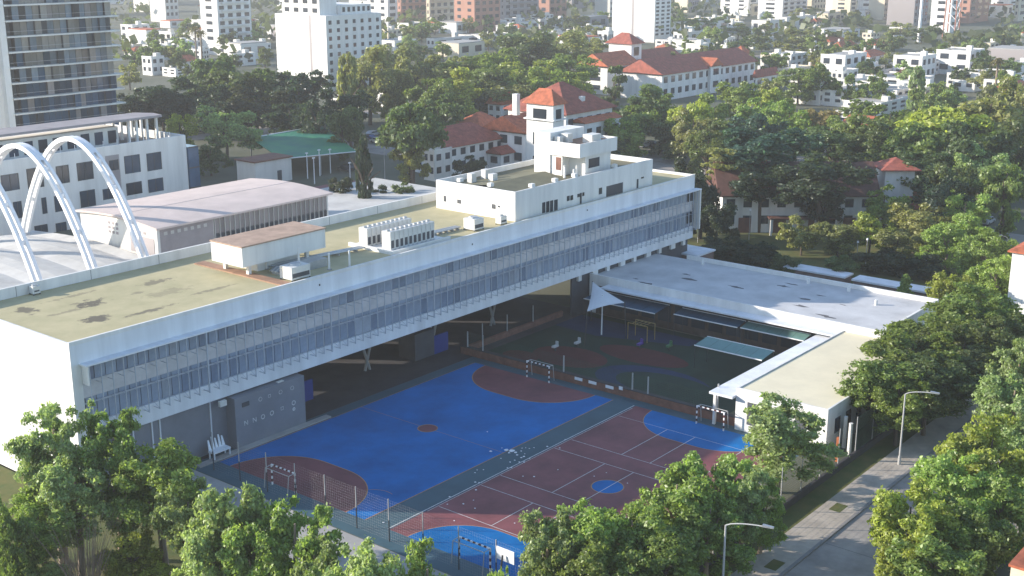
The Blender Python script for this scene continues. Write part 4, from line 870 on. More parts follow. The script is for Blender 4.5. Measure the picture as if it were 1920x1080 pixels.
for a in ((228, 250, 282, 76, 48), (300, 323, 330, 90, 62), (268, 286, 310, 142, 108), (360, 396, 408, 72, 40), (335, 352, 365, 98, 80), (305, 330, 365, 145, 130), (425, 440, 480, 125, 103)):
    house(None, 'house', *a, 'flat', .4, white, terra, 2, 2, 2, base=base_l)
base_c = 'low pale house in front of the brick towers'
for a in ((745, 770, 800, 64, 45), (800, 815, 900, 90, 74), (860, 900, 960, 84, 68), (1008, 1040, 1075, 56, 38), (1075, 1100, 1130, 66, 52), (700, 740, 780, 96, 78), (620, 640, 640, 200, 188), (690, 728, 760, 208, 170), (940, 960, 1010, 60, 44)):
    house(None, 'house', *a, 'flat', .4, offw, terra, 3, 2, 1, base=base_c)
base_t = 'small house with orange tiled roof among the far white houses'
for a in ((1558, 1575, 1605, 100, 88), (1600, 1630, 1660, 120, 106), (1618, 1640, 1668, 96, 84), (1720, 1740, 1775, 190, 178), (420, 430, 452, 104, 92), (318, 330, 372, 128, 116), (760, 780, 800, 112, 98), (1500, 1515, 1560, 150, 136), (1850, 1865, 1900, 150, 136), (1690, 1700, 1740, 128, 116)):
    house(None, 'house', *a, 'hip', 2.2, offw, terra, 2, 1, 1, base=base_t)
rh_ = random.Random(99)
def sector(x):
    for lim, nm in ((420, 'left of the palms'), (620, 'beside the white stepped block'), (1000, 'below the brick towers'), (1300, 'around the centre white tower'), (1440, 'behind the college wing'), (1560, 'right of the college'), (1680, 'left of the light mast'), (1800, 'right of the light mast'), (3000, 'at the far right')):
        if x < lim: return nm
for i in range(74):
    if i < 34: x = rh_.uniform(1430, 1930); y = rh_.uniform(52, 205)
    elif i < 49: x = rh_.uniform(235, 520); y = rh_.uniform(40, 120)
    elif i < 62: x = rh_.uniform(1240, 1440); y = rh_.uniform(40, 105)
    else: x = rh_.uniform(720, 1140); y = rh_.uniform(35, 90)
    sc = (y + 110) / 260.0; w1 = rh_.uniform(18, 42) * sc; w2 = rh_.uniform(14, 44) * sc; hh = rh_.uniform(14, 30) * sc; kd = rh_.random()
    house(None, 'house', x - w1, x, x + w2, y, y - hh, 'flat' if kd < .72 else 'hip', .4 if kd < .72 else 1.8, rh_.choice((white, white, offw, cream)), terra, 3, 2, 1 if hh < 20 * sc else 2, base=('pale flat-roofed house ' if kd < .72 else 'little red-roofed house ') + sector(x))
# masts
p = g(1722, 80); t = thing('light_mast', 'tall white light mast among the far houses', 'mast', (p.x, p.y, 0)); MB().bar((p.x, p.y, 0), (p.x, p.y, 48), .9, .5, 8).build('shaft', white2, t); box(p.x - 1.5, p.x + 1.5, p.y - .5, p.y + .5, 46, 49).build('floodlights', white2, t)
p = g(1782, 72); t = thing('lattice_mast', 'red and white lattice antenna mast at the upper right', 'mast', (p.x, p.y, 0)); lat = MB()
rw = mat('mast_red', (.40, .15, .10), .6)
for sx in (-1, 1):
    for sy in (-1, 1): lat.bar((p.x + sx * 3.2, p.y + sy * 3.2, 0), (p.x + sx * 2.2, p.y + sy * 2.2, 50), .35)
lat.build('leg', rw, t); br = MB()
for k in range(10):
    z = k * 5; br.bar((p.x - 3, p.y - 3, z), (p.x + 2.8, p.y - 2.8, z + 5), .2).bar((p.x + 3, p.y - 3, z), (p.x - 2.8, p.y - 2.8, z + 5), .2).bar((p.x - 3, p.y - 3, z), (p.x - 2.8, p.y + 2.8, z + 5), .2)
br.build('bracing', white2, t)
# ================================================================ cars
def make_car(label, x, y, rz, m, group):
    t = thing('parked_car', None, 'car', (x, y, 0), rz, group); ranked(t, label, prj((x, y, 0))[0])
    mb = MB(); pr = [(-2.1, .35), (2.1, .35), (2.15, .75), (1.35, .95), (.75, 1.42), (-1.2, 1.45), (-1.9, 1.0), (-2.15, .9)]
    k = len(pr); mb.v = [(a, -.85, b_) for a, b_ in pr] + [(a, .85, b_) for a, b_ in pr]; mb.f = [tuple(range(k)), tuple(range(2 * k - 1, k - 1, -1))] + [(i, k + i, k + (i + 1) % k, (i + 1) % k) for i in range(k)]
    mb.build('body', m, t, world=False)
    for s in (-1, 1): MB().quad((-1.5, s * .853, 1.0), (1.1, s * .853, 1.0), (.66, s * .853, 1.36), (-1.1, s * .853, 1.38)).build('side_window', gl_dark, t, world=False)
    MB().quad((1.30, -.7, 1.0), (1.30, .7, 1.0), (.82, .65, 1.40), (.82, -.65, 1.40)).build('windscreen', gl_dark, t, world=False)
    for a in (-1.3, 1.3):
        for s in (-.8, .8): MB().bar((a, s - .1, .33), (a, s + .1, .33), .33, .33, 10).build('wheel', darkm, t, world=False)
cpaint = [mat('car_white', (.7, .7, .7), .25), mat('car_silver', (.35, .36, .38), .3), mat('car_dark', (.03, .035, .045), .25), mat('car_red', (.3, .03, .03), .25), mat('car_blue', (.04, .07, .18), .25)]
for i, (x, y) in enumerate(((1192, 274), (1208, 276), (1218, 274), (1262, 272), (1248, 252), (1272, 254), (1290, 258), (1170, 262), (1306, 262), (1236, 286), (1330, 262), (1182, 250))):
    p = g(x, y); make_car('car parked in the shaded street behind the school', p.x, p.y, R(random.choice((0, 90, 4, 94))), cpaint[i % 5], 'cars parked behind the school')
for i, (x, y) in enumerate(((1850, 420), (1872, 372), (1800, 330), (690, 262), (708, 268), (700, 255), (650, 320))):
    p = g(x, y); make_car('car parked near %s' % ('the houses at far right' if x > 1000 else 'the tennis court'), p.x, p.y, R(random.choice((0, 90))), cpaint[(i + 1) % 5], 'cars parked by trees')
p = g(1020, 1000)

# ================================================================ trees
rng = np.random.default_rng(5)
def crown_mesh(name, nclump, nleaf, leaf, kind='round', seed=0, jitter=.75, fat=1.0):
    r = np.random.default_rng(seed)
    cs, rad = [], []
    while len(cs) < nclump:
        p = r.normal(size=3); p /= np.linalg.norm(p); q = r.uniform(.25, 1) ** .5
        if kind == 'round':
            if not cs:
                nl = max(7, nclump // 9); lob = []
                for i in range(nl):
                    a = i * 2.4 + r.uniform(-.4, .4); zz = -.75 + 1.45 * (i + .5) / nl + r.uniform(-.18, .18); w = math.sqrt(max(.05, 1 - (zz * .95) ** 2)) * r.uniform(.35, .78)
                    lob.append((np.array([w * math.cos(a), w * math.sin(a), zz]), r.uniform(.24, .42), r.uniform(.85, 1.5 - .3 * (fat - 1))))
                lob.append((np.array([0, 0, .0]), .45, 1.2))
            lc, lr, le = lob[r.integers(0, len(lob))]; c = lc + p * q * lr * np.array([.85, .85, .85 * le]); rr = r.uniform(.08, .19) * fat
            if r.random() < .12: c = lc + p * lr * r.uniform(.85, 1.08) + np.array([0, 0, .05]); rr = r.uniform(.06, .10)
        elif kind == 'cone':
            z = r.uniform(-1, .96); w = (1 - z) / 2; w = w ** .75 * .95; a = r.uniform(0, 6.283); d = w * r.uniform(.45, 1) ** .5 * .8; c = np.array([d * math.cos(a), d * math.sin(a), z]); rr = .10 + .14 * w
        elif kind == 'column':
            z = r.uniform(-1, .93); w = (1 - abs(z) ** 3.0) ** .5 * (.75 + .25 * (1 - z) / 2); a = r.uniform(0, 6.283); d = w * r.uniform(.5, 1) ** .5 * .8; c = np.array([d * math.cos(a), d * math.sin(a), z]); rr = .18
        elif kind == 'pine':                               # open umbrella: layered plates
            lay = r.integers(0, 5); z = -.75 + .40 * lay; a = 1.4 * lay + r.normal() * .9; d = r.uniform(.1, .85) * (1 - .13 * lay); c = np.array([d * math.cos(a), d * math.sin(a), z + r.normal() * .05]); rr = r.uniform(.16, .26)
        elif kind == 'dome':
            c = p * q * .80; c[2] = abs(c[2]) * 1.1 - .25; rr = r.uniform(.14, .24)
        cs.append(c); rad.append(rr)
    cs = np.array(cs); rad = np.array(rad)
    n = nleaf; k = r.integers(0, nclump, n); d = r.normal(size=(n, 3)); d /= np.linalg.norm(d, axis=1)[:, None]
    d[:, 2] = np.where(d[:, 2] < -.3, -d[:, 2] * .5, d[:, 2]); sh = r.uniform(.45, 1.08, n) ** .6
    flatz = np.array([1, 1, .45 if kind == 'pine' else .85])
    pos = cs[k] + d * (rad[k] * sh)[:, None] * flatz + r.normal(size=(n, 3)) * .022 * (r.random(n) ** 2 * 2.2)[:, None]
    out = pos / np.maximum(np.linalg.norm(pos, axis=1), .05)[:, None]
    nrm = d * .45 + out * .35 + np.array([0, 0, .02]) + r.normal(size=(n, 3)) * jitter * .75; nrm /= np.linalg.norm(nrm, axis=1)[:, None]
    t = r.normal(size=(n, 3)); t -= nrm * (t * nrm).sum(1)[:, None]; t /= np.linalg.norm(t, axis=1)[:, None]; bt = np.cross(nrm, t)
    s = leaf * r.uniform(.6, 1.35, n)[:, None]
    V = np.stack([pos + t * s, pos + bt * s * .55 + nrm * s * .12, pos - t * s, pos - bt * s * .55 + nrm * s * .12], 1).reshape(-1, 3)
    # inner mass that keeps the crown from being see-through
    me = bpy.data.meshes.new(name); nv = len(V)
    me.vertices.add(nv); me.vertices.foreach_set('co', V.astype(np.float32).ravel())
    me.loops.add(nv); me.loops.foreach_set('vertex_index', np.arange(nv, dtype=np.int32))
    me.polygons.add(n); me.polygons.foreach_set('loop_start', np.arange(0, nv, 4, dtype=np.int32)); me.polygons.foreach_set('loop_total', np.full(n, 4, np.int32))
    me.update(calc_edges=True); me.materials.append(leaf_m); return me
CR = {'near': [crown_mesh('crown_near', 150, 21000, .041, 'round', 10 + i, fat=1.12) for i in range(6)],
      'mid': [crown_mesh('crown_mid', 90, 12000, .055, 'round', 30 + i, fat=1.4) for i in range(7)],
      'far': [crown_mesh('crown_far', 60, 2600, .085, 'round', 50 + i, fat=1.4) for i in range(6)],
      'dome': [crown_mesh('crown_dome', 90, 11000, .055, 'dome', 70 + i) for i in range(3)],
      'cone': [crown_mesh('crown_cone', 60, 4000, .07, 'cone', 80 + i) for i in range(2)],
      'column': [crown_mesh('crown_column', 80, 7000, .085, 'column', 90 + i) for i in range(2)],
      'pine': [crown_mesh('crown_pine', 26, 4200, .085, 'pine', 100 + i) for i in range(2)]}
def trunk_mesh(seed, bm=bark):
    r = random.Random(seed); mb = MB(); mb.bar((0, 0, 0), (.02, .01, .42), .030, .022, 8)
    for i in range(6):
        a = i * 1.05 + r.uniform(-.3, .3); l = r.uniform(.18, .3); e = (math.cos(a) * l * .8, math.sin(a) * l * .8, .42 + r.uniform(.15, .38)); m = (e[0] * .45, e[1] * .45, .42 + (e[2] - .42) * .55)
        mb.bar((.02, .01, .40), m, .016, .011, 6).bar(m, e, .011, .005, 5)
    mb.bar((.02, .01, .42), (0, .02, .85), .020, .007, 6)
    return mb.mesh('trunk', bm)
TR = [trunk_mesh(i) for i in range(4)]; TRP = trunk_mesh(9, bark_p)
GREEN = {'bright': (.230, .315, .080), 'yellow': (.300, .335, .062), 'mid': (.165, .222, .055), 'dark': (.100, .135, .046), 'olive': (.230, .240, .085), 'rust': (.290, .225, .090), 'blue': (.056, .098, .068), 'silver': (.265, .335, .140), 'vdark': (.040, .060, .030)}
tcount = 0
def tree(x, ytop, wpx, h, kind='mid', col='mid', base=None, label=None, cb=.30, name='tree', cat='tree', group=None, trunk=True, deep=1.0):
    global tcount; tcount += 1
    p = g(x, ytop, h); d = dist(p); rx = wpx / 2 * (1.04 if kind == 'near' else 1.12) * math.hypot(d, CAM_H) / 2400.0
    t = thing(name, label, cat, (p.x, p.y, 0), 0, group)
    if base: ranked(t, base, x)
    ms = CR[kind]; c = inst(ms[tcount % len(ms)], 'crown', t, (0, 0, 0), random.uniform(0, 6.28), world=False)
    z0 = h * cb; c.scale = (rx, rx * deep, (h - z0) / 2 * 1.02); c.location = (0, 0, (h + z0) / 2)
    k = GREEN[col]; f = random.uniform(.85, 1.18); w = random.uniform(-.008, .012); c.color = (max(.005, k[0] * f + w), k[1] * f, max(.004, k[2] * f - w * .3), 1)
    if trunk:
        tr = inst(TRP if col in ('silver', 'bright') and kind == 'near' else TR[tcount % 4], 'trunk', t, (0, 0, 0), random.uniform(0, 6.28), (max(h, rx * 1.4), max(h, rx * 1.4), h * .98), False)
    return t
random.seed(3)
# front-left garden
bl = 'leafy tree in the front garden left of the grey school wall'
for a in ((88, 752, 140, 14.5, 'near', 'silver'), (205, 776, 128, 13.1, 'near', 'bright'), (292, 832, 180, 11.7, 'near', 'bright'), (70, 925, 150, 8.3, 'near', 'bright'), (130, 850, 150, 11.2, 'near', 'silver'), (345, 905, 130, 9.7, 'near', 'silver')): tree(*a, base=bl, cb=.36)
tree(240, 985, 130, 5.8, 'near', 'yellow', label='yellow-green bushy tree at the bottom left beside bare shrubs', cb=.05)
tree(55, 1045, 150, 3.7, 'near', 'silver', label='grey-green round bush at the bottom left corner', cb=0, name='bush', cat='bush')
tree(300, 1062, 90, 3.2, 'near', 'yellow', label='small yellowish bush at the bottom edge left of the court', cb=0, name='bush', cat='bush')
tree(10, 930, 90, 9.7, 'near', 'mid', label='leafy tree cut by the left edge of the view', cb=.15)
bb = 'bright leafy tree along the bottom edge in front of the court fence'
for a in ((425, 893, 165, 11.7, 'near', 'silver'), (545, 938, 175, 11.0, 'near', 'bright'), (470, 965, 170, 9.7, 'near', 'bright'), (400, 975, 150, 9.0, 'near', 'silver'), (690, 1015, 165, 11.0, 'near', 'silver'), (795, 1022, 130, 10.5, 'near', 'bright'), (590, 1000, 120, 9.7, 'near', 'silver'), (640, 1045, 170, 9.7, 'near', 'mid'), (930, 1062, 60, 9.7, 'near', 'bright')): tree(*a, base=bb, cb=.12)
# bare shrub
t = thing('bare_shrub', 'leafless greyish shrub with many upright twigs at the bottom left', 'shrub', g(165, 1150)); p = g(165, 1150)
rr = random.Random(4); mb = MB()
for i in range(70):
    a = rr.uniform(0, 6.28); b_ = rr.uniform(.05, .42); h = rr.uniform(4.0, 8.4); q = Vector((p.x + math.cos(a) * .5, p.y + math.sin(a) * .5, 0)); m = q + Vector((math.cos(a) * b_ * h * .3, math.sin(a) * b_ * h * .3, h * .5)); e = q + Vector((math.cos(a) * b_ * h, math.sin(a) * b_ * h, h))
    mb.bar(q, m, .04, .025, 4).bar(m, e, .025, .008, 4); e2 = m + Vector((rr.uniform(-.6, .6), rr.uniform(-.6, .6), h * .3)); mb.bar(m, e2, .02, .006, 4)
mb.build('twigs', mat('twig', (.22, .165, .13), .9, .2, 4), t)
# court-side row along the street
bc = 'bright green tree in the row between red court and street'
for a in ((1030, 965, 130, 8.2, 'near', 'silver'), (1110, 945, 170, 8.6, 'near', 'bright'), (1190, 945, 170, 8.6, 'near', 'bright'), (1275, 875, 190, 9.2, 'near', 'bright'), (1345, 838, 150, 9.4, 'near', 'bright'), (1398, 868, 120, 8.6, 'near', 'silver'), (1432, 905, 90, 6.6, 'near', 'bright'), (1240, 985, 190, 7.6, 'near', 'mid'), (1090, 1010, 170, 7.4, 'near', 'mid'), (1330, 925, 170, 7.8, 'near', 'bright'), (1165, 1015, 170, 7.0, 'near', 'mid')): tree(*a, base=bc, cb=.16)
t = tree(1468, 744, 200, 9.6, 'near', 'silver', label='full round tree in front of the cream-roofed annex', cb=.18); t.children[0].data = CR['near'][(tcount - 2) % 6]
# street far side
bs = 'yellow-green tree across the street at lower right'
for a in ((1715, 920, 170, 8.5, 'near', 'yellow'), (1790, 852, 170, 9.0, 'near', 'bright'), (1865, 790, 180, 9.5, 'near', 'yellow'), (1905, 700, 150, 10, 'near', 'silver'), (1765, 985, 200, 7.6, 'near', 'bright'), (1690, 1010, 120, 6.5, 'near', 'yellow'), (1890, 885, 160, 8.0, 'near', 'bright'), (1915, 640, 110, 10.0, 'near', 'silver'), (1830, 940, 150, 7.6, 'near', 'mid')): tree(*a, base=bs, cb=.14)
# trees shading the street by the wing
bw = 'dense dark green tree overhanging the street beside the low wing'
for a in ((1660, 668, 170, 9.0, 'near', 'mid'), (1715, 620, 190, 9.6, 'near', 'mid'), (1775, 572, 190, 10, 'near', 'mid'), (1835, 545, 170, 10.4, 'near', 'mid'), (1745, 665, 180, 9.0, 'near', 'dark'), (1815, 615, 190, 9.4, 'near', 'dark'), (1880, 580, 130, 9.5, 'near', 'dark'), (1690, 705, 130, 7.6, 'near', 'mid')): tree(*a, base=bw, cb=.30)
# park
bp = 'sunlit tree standing in the park beyond the low wing'
for a in ((1506, 410, 74, 6.2, 'mid', 'olive'), (1575, 410, 78, 6.4, 'mid', 'olive'), (1662, 350, 96, 9.5, 'mid', 'bright'), (1722, 382, 118, 8.4, 'mid', 'olive'), (1634, 406, 78, 6.8, 'mid', 'yellow'), (1685, 425, 80, 6.2, 'mid', 'olive'), (1812, 362, 110, 10, 'near', 'bright'), (1780, 415, 95, 8, 'near', 'bright'), (1855, 430, 112, 9.5, 'near', 'bright'), (1870, 475, 100, 9, 'near', 'bright'), (1790, 505, 105, 8, 'near', 'yellow')): tree(*a, base=bp, cb=.12)
tree(1700, 517, 50, 5, 'cone', 'bright', label='small conical shrub beside the white-roofed shed', cb=0, name='conifer_shrub', cat='shrub', trunk=False)
bh = 'dark hedge-like bush along the shaded park wall'
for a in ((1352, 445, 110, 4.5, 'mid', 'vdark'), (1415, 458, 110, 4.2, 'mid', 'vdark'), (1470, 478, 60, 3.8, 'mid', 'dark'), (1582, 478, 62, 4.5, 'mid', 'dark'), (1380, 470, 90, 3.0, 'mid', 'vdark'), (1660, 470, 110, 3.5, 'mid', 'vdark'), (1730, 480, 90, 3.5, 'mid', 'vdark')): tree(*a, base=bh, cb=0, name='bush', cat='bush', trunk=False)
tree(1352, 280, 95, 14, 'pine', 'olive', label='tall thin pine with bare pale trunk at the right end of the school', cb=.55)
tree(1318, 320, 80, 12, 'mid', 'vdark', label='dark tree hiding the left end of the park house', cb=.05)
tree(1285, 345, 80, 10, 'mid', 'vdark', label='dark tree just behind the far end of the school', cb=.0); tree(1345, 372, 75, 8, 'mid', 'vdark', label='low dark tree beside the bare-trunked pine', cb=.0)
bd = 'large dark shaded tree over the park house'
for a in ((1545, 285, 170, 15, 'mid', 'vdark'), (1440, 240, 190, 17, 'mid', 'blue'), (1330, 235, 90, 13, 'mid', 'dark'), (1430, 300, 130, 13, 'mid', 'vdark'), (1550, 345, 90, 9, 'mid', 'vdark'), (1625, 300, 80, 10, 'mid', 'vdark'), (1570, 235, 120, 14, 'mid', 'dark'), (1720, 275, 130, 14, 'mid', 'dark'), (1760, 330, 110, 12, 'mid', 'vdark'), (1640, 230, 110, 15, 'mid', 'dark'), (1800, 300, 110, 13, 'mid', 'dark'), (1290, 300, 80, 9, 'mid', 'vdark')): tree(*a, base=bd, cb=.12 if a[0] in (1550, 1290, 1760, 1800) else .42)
tree(1845, 276, 84, 13, 'mid', 'silver', label='round grey-green tree lit from the left at far right of the park', cb=.3)
bu = 'broad sunlit canopy tree above the park at the right'
for a in ((1785, 178, 190, 19, 'dome', 'yellow'), (1860, 165, 170, 20, 'dome', 'olive'), (1720, 215, 150, 17, 'dome', 'mid'), (1900, 235, 120, 15, 'mid', 'dark'), (1670, 195, 130, 14, 'mid', 'mid'), (1905, 150, 110, 18, 'mid', 'olive'), (1830, 235, 150, 16, 'mid', 'dark'), (1890, 300, 90, 14, 'mid', 'mid')): tree(*a, base=bu, cb=.08)
# around the school rear and villas
tree(680, 260, 34, 15, 'column', 'vdark', label='tall dark cypress behind the school roof', cb=.02)
br_ = 'dark tree between the school and the green canopy'
for a in ((640, 330, 50, 7, 'mid', 'vdark'), (710, 350, 50, 5, 'mid', 'vdark'), (750, 340, 50, 6, 'mid', 'dark'), (655, 172, 80, 14, 'mid', 'vdark')): tree(*a, base=br_, cb=.1 if a[3] < 10 else .35)
tree(770, 175, 135, 20, 'dome', 'dark', label='big dark spreading tree left of the white villas', cb=.15); tree(765, 255, 70, 11, 'mid', 'olive', label='pale olive tree below the big dark spreading tree', cb=.15)
tree(420, 198, 112, 13, 'mid', 'silver', label='large round sunlit tree behind the gym roof', cb=.15); tree(335, 212, 62, 11, 'mid', 'yellow', label='yellow-green tree beside the pergola terrace', cb=.1); tree(392, 262, 70, 8, 'mid', 'dark', label='dark tree under the large round sunlit tree', cb=0)
tree(880, 290, 60, 7, 'mid', 'vdark', label='dark shrubby tree in front of the left villa house', cb=.0)
bk = 'dark tree in the belt behind the green canopy'
for a in ((300, 160, 120, 13, 'mid', 'vdark'), (365, 150, 120, 14, 'mid', 'vdark'), (455, 120, 110, 17, 'mid', 'dark'), (510, 120, 110, 17, 'mid', 'dark'), (560, 130, 120, 16, 'mid', 'vdark'), (595, 175, 90, 14, 'mid', 'vdark'), (250, 170, 80, 12, 'mid', 'vdark'), (405, 105, 110, 17, 'mid', 'dark'), (480, 165, 120, 13, 'mid', 'vdark'), (540, 190, 110, 11, 'mid', 'vdark'), (400, 175, 90, 12, 'mid', 'vdark')): tree(*a, base=bk, cb=.05)
by = 'olive tree rising in front of the white stepped block'
for a in ((650, 105, 50, 22, 'column', 'olive'), (690, 100, 110, 20, 'mid', 'olive'), (735, 110, 70, 18, 'mid', 'olive'), (720, 85, 90, 16, 'mid', 'olive'), (780, 95, 100, 18, 'mid', 'olive'), (640, 190, 70, 14, 'mid', 'dark')): tree(*a, base=by, cb=.08)
bq = 'tree in the green belt behind the villas'
for i, a in enumerate(((830, 100, 110, 17), (880, 105, 120, 16), (850, 135, 120, 15), (920, 85, 120, 17), (985, 60, 130, 18), (1045, 62, 120, 17), (940, 120, 130, 15), (1000, 105, 140, 16), (1065, 100, 110, 15), (905, 140, 120, 13), (975, 150, 120, 12), (1030, 130, 120, 14), (1085, 140, 80, 11), (800, 140, 90, 15), (825, 175, 80, 14), (1105, 70, 80, 14))): tree(*a, 'mid', ('olive', 'mid', 'yellow', 'mid', 'dark')[i % 5], base=bq, cb=.05)
bv = 'tree between the turret villa and the long college'
for i, a in enumerate(((1210, 170, 110, 14, 'dark'), (1185, 195, 100, 12, 'mid'), (1170, 225, 90, 10, 'bright'), (1225, 160, 100, 13, 'mid'), (1290, 180, 90, 14, 'yellow'), (1300, 205, 100, 13, 'olive'), (1385, 152, 95, 12, 'mid'), (1340, 185, 90, 12, 'mid'), (1430, 180, 80, 12, 'bright'), (1460, 165, 80, 13, 'yellow'), (1480, 195, 80, 12, 'bright'), (1545, 195, 70, 12, 'rust'), (1590, 205, 70, 12, 'mid'), (1500, 125, 80, 12, 'mid'), (1545, 125, 60, 12, 'mid'), (1250, 215, 80, 10, 'dark'), (1155, 250, 60, 7, 'dark'), (1410, 215, 110, 12, 'blue'), (1350, 215, 80, 11, 'mid'), (1275, 255, 60, 6, 'dark'))): tree(*a[:4], 'mid', a[4], base=bv, cb=.05)
tree(1155, 125, 60, 16, 'pine', 'dark', label='dark layered conifer in front of the college tower', cb=.1)
tree(1722, 128, 34, 14, 'column', 'silver', label='slender grey-green tree among white houses at upper right', cb=.0)
# palm trees
def palm(x, yb_, h, label):
    p = g(x, yb_); t = thing('palm_tree', label, 'palm tree', (p.x, p.y, 0)); MB().bar((p.x, p.y, 0), (p.x + .2, p.y, h), .45, .3, 8).build('trunk', bark_p, t); rr = random.Random(x); mb = MB()
    for i in range(44):
        a = rr.uniform(0, 6.28); e = rr.uniform(-.5, 1.2); L = rr.uniform(2.6, 3.8); o = Vector((p.x + .2, p.y, h)); d = Vector((math.cos(a), math.sin(a), 0)); q = Vector((-d.y, d.x, 0)) * .32
        m = o + d * (L * .55 * math.cos(e)) + Vector((0, 0, L * .5 * math.sin(e) + .3)); en = o + d * (L * math.cos(e * .6)) + Vector((0, 0, L * .5 * math.sin(e) - .9))
        mb.quad(o - q * .3, o + q * .3, m + q, m - q); mb.quad(m - q, m + q, en)
    c = mb.build('fronds', leaf_m, t); c.color = (.15, .13, .045, 1)
palm(370, 135, 16, 'tall palm with tan fronds right of the glass tower'); palm(380, 132, 14, 'shorter palm beside the tall palm right of the glass tower'); palm(1862, 205, 14, 'palm tree behind the broad canopy trees at upper right')
# far scattered trees
bf = {0: 'far tree left of the white stepped block', 1: 'far tree between stepped block and centre white tower', 2: 'far tree between centre white tower and cream tower', 3: 'far tree right of the cream tower'}
for i, a in enumerate(((245, 30, 60), (270, 38, 60), (290, 55, 50), (345, 60, 50), (480, 50, 40), (500, 25, 40), (495, 85, 50), (250, 88, 50), (285, 82, 60), (330, 95, 50), (430, 95, 60), (240, 120, 60), (350, 112, 50),
                       (790, 40, 70), (815, 35, 60), (765, 75, 70), (830, 75, 60), (1100, 30, 70), (1120, 45, 60), (1075, 25, 60), (1085, 50, 50), (1130, 20, 50), (955, 40, 50), (915, 60, 50), (1010, 45, 60), (1040, 28, 40),
                       (1275, 25, 60), (1300, 32, 60), (1325, 30, 60), (1270, 5, 50), (1340, 48, 40), (1385, 42, 80), (1390, 70, 80), (1440, 20, 40), (1525, 10, 60), (1500, 15, 50), (1340, 95, 50), (1270, 95, 50), (1290, 70, 40), (1410, 95, 50), (1465, 95, 60), (1500, 55, 90), (1480, 75, 80), (1525, 70, 70), (1545, 100, 40), (1255, 80, 40),
                       (1605, 28, 50), (1690, 42, 70), (1730, 48, 60), (1675, 60, 70), (1850, 62, 90), (1890, 62, 80), (1820, 70, 70), (1830, 95, 60), (1690, 95, 60), (1740, 90, 50), (1660, 100, 60), (1770, 78, 40), (1900, 105, 50), (1840, 115, 60), (1625, 70, 50), (1595, 75, 50), (1650, 135, 50), (1760, 150, 60), (1800, 120, 50), (1870, 130, 60), (1790, 165, 50), (1905, 175, 60))):
    x, y, w = a; s = 0 if x < 560 else 1 if x < 1200 else 2 if x < 1580 else 3
    tree(x, y, w * .72, 9, 'far', random.choice(('mid', 'olive', 'mid', 'dark', 'olive')), base=bf[s], cb=.02)
rf_ = random.Random(31)
for i in range(64):
    x = rf_.uniform(1430, 1920) if i < 36 else rf_.uniform(240, 520) if i < 46 else rf_.uniform(1250, 1440) if i < 54 else rf_.uniform(740, 1140); y = rf_.uniform(20, 190) if i < 36 else rf_.uniform(20, 90)
    tree(x, y, rf_.uniform(34, 60) * (y + 150) / 260, rf_.uniform(8, 11), 'far', rf_.choice(('mid', 'olive', 'mid', 'dark', 'silver')), base='far leafy tree among houses ' + sector(x), cb=.02)
# backdrop belts of wood and roofs too far to count
mb = MB(); v = []; fz = []
r = np.random.default_rng(8); N_ = 26000
dd = r.uniform(520, 2600, N_) ** 1.0; an = YAW + r.uniform(-.47, .47, N_)
dens = np.sin(dd * .021 + np.sin(an * 40) * 2) + np.sin(an * 55 + dd * .004) * .8; keep = dens > .35; dd, an = dd[keep], an[keep]; n = len(dd)
ctr = np.stack([dd * np.cos(an), dd * np.sin(an), r.uniform(1, 9, n)], 1); nr = r.normal(size=(n, 3)) + np.array([0, 0, .6]); nr /= np.linalg.norm(nr, axis=1)[:, None]; tt = r.normal(size=(n, 3)); tt -= nr * (tt * nr).sum(1)[:, None]; tt /= np.linalg.norm(tt, axis=1)[:, None]; bt = np.cross(nr, tt); s = r.uniform(1.2, 3.0, n)[:, None]
V = np.stack([ctr + tt * s, ctr + bt * s, ctr - tt * s, ctr - bt * s], 1).reshape(-1, 3)
mb.v = [tuple(map(float, q)) for q in V]; mb.f = [(4 * i, 4 * i + 1, 4 * i + 2, 4 * i + 3) for i in range(n)]
fw = mb.build('distant_woodland', leaf_m); fw.color = (.07, .085, .035, 1); tag(fw, 'hazy belt of far trees along the top of the view', 'woodland', kind='stuff')
bz = 'tiny pale building on the far skyline'
cell = [ubox(offw), ubox(cream), ubox(white), ubox(taupe)]
for i in range(150):
    d = random.uniform(560, 1900); a = YAW + random.uniform(-.44, .44); x, y = d * math.cos(a), d * math.sin(a); w, l = random.uniform(9, 22), random.uniform(9, 20)
    h = random.choice((5, 6, 7, 8, 9, 10, 14, 20, 30, 40)) if d > 800 else random.choice((4, 5, 6, 7))
    t = thing('distant_building', None, 'building', (x, y, 0), 0, 'far pale buildings'); q = prj((x, y, h)); ranked(t, bz + (' left of the white stepped block' if q[0] < 560 else ' behind the brick towers' if q[0] < 1100 else ' behind the college' if q[0] < 1500 else ' at upper right'), q[0])
    inst(cell[i % 4], 'wall', t, (x, y, h / 2), 0, (w, l, h)); inst(ubox(conc if i % 3 else terra), 'roof', t, (x, y, h + .2), 0, (w * .96, l * .96, .4))
    if h >= 14: windows(t, x - w / 2, x + w / 2, y - l / 2, y + l / 2, 1, h, 4, int(h / 3.4), 'Y', gl_dark)
    else: windows(t, x - w / 2, x + w / 2, y - l / 2, y + l / 2, .5, h, 2, 1, 'Y', gl_dark)
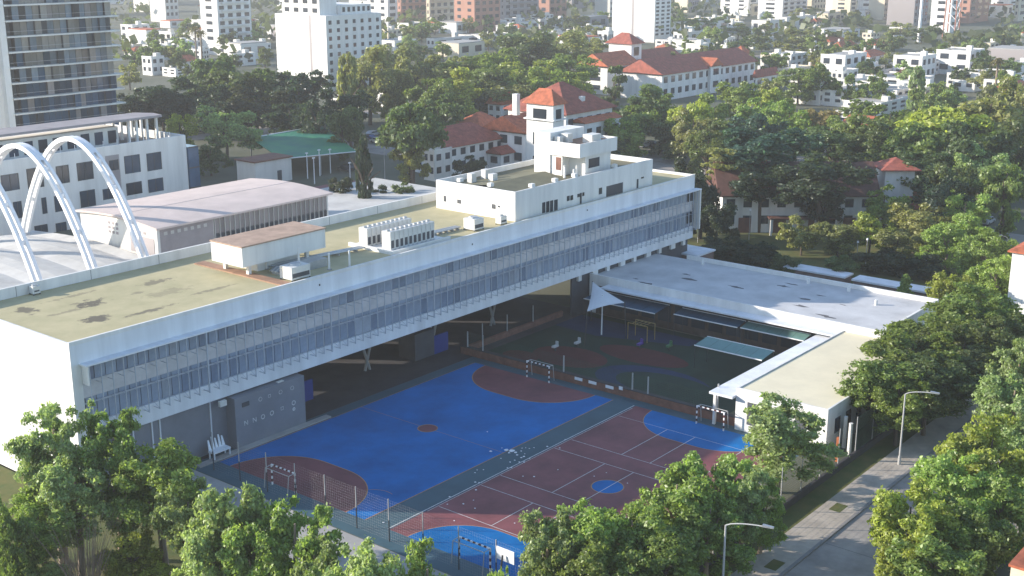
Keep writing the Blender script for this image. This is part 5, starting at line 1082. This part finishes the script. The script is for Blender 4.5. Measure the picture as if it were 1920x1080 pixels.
# ================================================================ scraps on the court
def scrap_mesh(seed):
    r = random.Random(seed); mb = MB(); n = 7; top = [(math.cos(i * 6.283 / n) * r.uniform(.6, 1), math.sin(i * 6.283 / n) * r.uniform(.6, 1)) for i in range(n)]
    mb.v = [(x, y, r.uniform(0, .25)) for x, y in top] + [(x * .5, y * .5, r.uniform(.3, .7)) for x, y in top] + [(0, 0, .4)]
    for i in range(n):
        j = (i + 1) % n; mb.f += [(i, j, n + j, n + i), (n + i, n + j, 2 * n)]
    return mb.mesh('paper_scrap', chair_w)
SM = [scrap_mesh(i) for i in range(4)]
k = 640; f = 1920 / 660.
def scrap(cx, cy, s, label, gr):
    p = g(740 + cx / 2.909, 640 + cy / 2.909); o = inst(SM[int(cx) % 4], 'paper_scrap', None, (p.x, p.y, .022), random.uniform(0, 6), (s * .62, s * .62, s * .45)); tag(o, label, 'litter', gr)
for x, y, s in ((610, 595, .5), (640, 600, .62), (660, 608, .35), (625, 610, .3), (690, 600, .2), (695, 584, .16), (715, 582, .14), (735, 586, .16), (760, 582, .15), (668, 622, .26), (690, 636, .24), (705, 630, .28), (735, 640, .2), (655, 650, .2), (630, 660, .2), (680, 660, .2), (705, 660, .25), (635, 690, .25), (615, 692, .2), (710, 615, .15), (450, 703, .16), (484, 702, .16), (438, 718, .16), (440, 770, .22), (460, 772, .15), (475, 770, .12)):
    scrap(x, y, s, 'white paper scrap in the scattered heap on the slate strip between courts', 'paper scraps on the slate strip')
for x, y, s in ((443, 812, .25), (300, 850, .2), (288, 890, .16), (375, 888, .22), (438, 912, .18), (430, 868, .14), (325, 980, .16), (655, 993, .16), (890, 702, .16), (760, 740, .22), (700, 737, .15), (1088, 737, .14), (1155, 718, .14), (1270, 775, .16), (930, 538, .18), (900, 583, .18), (832, 575, .22)):
    scrap(x, y, s, 'single white paper scrap lying on the red court', 'paper scraps on the red court')
for x, y, s in ((505, 495, .18), (523, 602, .36), (580, 640, .16), (585, 583, .14), (-60, 990, .2), (-340, 960, .2)):
    scrap(x, y, s, 'single white paper scrap lying on the blue court', 'paper scraps on the blue court')
finish_ranks()
hm = bpy.data.materials.new('haze_air'); hm.use_nodes = True; hn = hm.node_tree.nodes; hn.remove(hn['Principled BSDF'])
pv = hn.new('ShaderNodeVolumePrincipled'); pv.inputs['Color'].default_value = (.93, .92, .90, 1); pv.inputs['Density'].default_value = HAZE; pv.inputs['Anisotropy'].default_value = 0.2
hm.node_tree.links.new(pv.outputs[0], hn['Material Output'].inputs['Volume'])
hz = box(-1600, 4600, -1600, 4600, -1.0, 125.0).build('haze', hm); tag(hz, 'thin pale haze hanging over the whole district', 'haze', kind='stuff')
SC.render.resolution_x = 1024; SC.render.resolution_y = 576
SC.cycles.max_bounces = 6; SC.cycles.diffuse_bounces = 3; SC.cycles.glossy_bounces = 2; SC.cycles.transmission_bounces = 2; SC.cycles.use_denoising = True
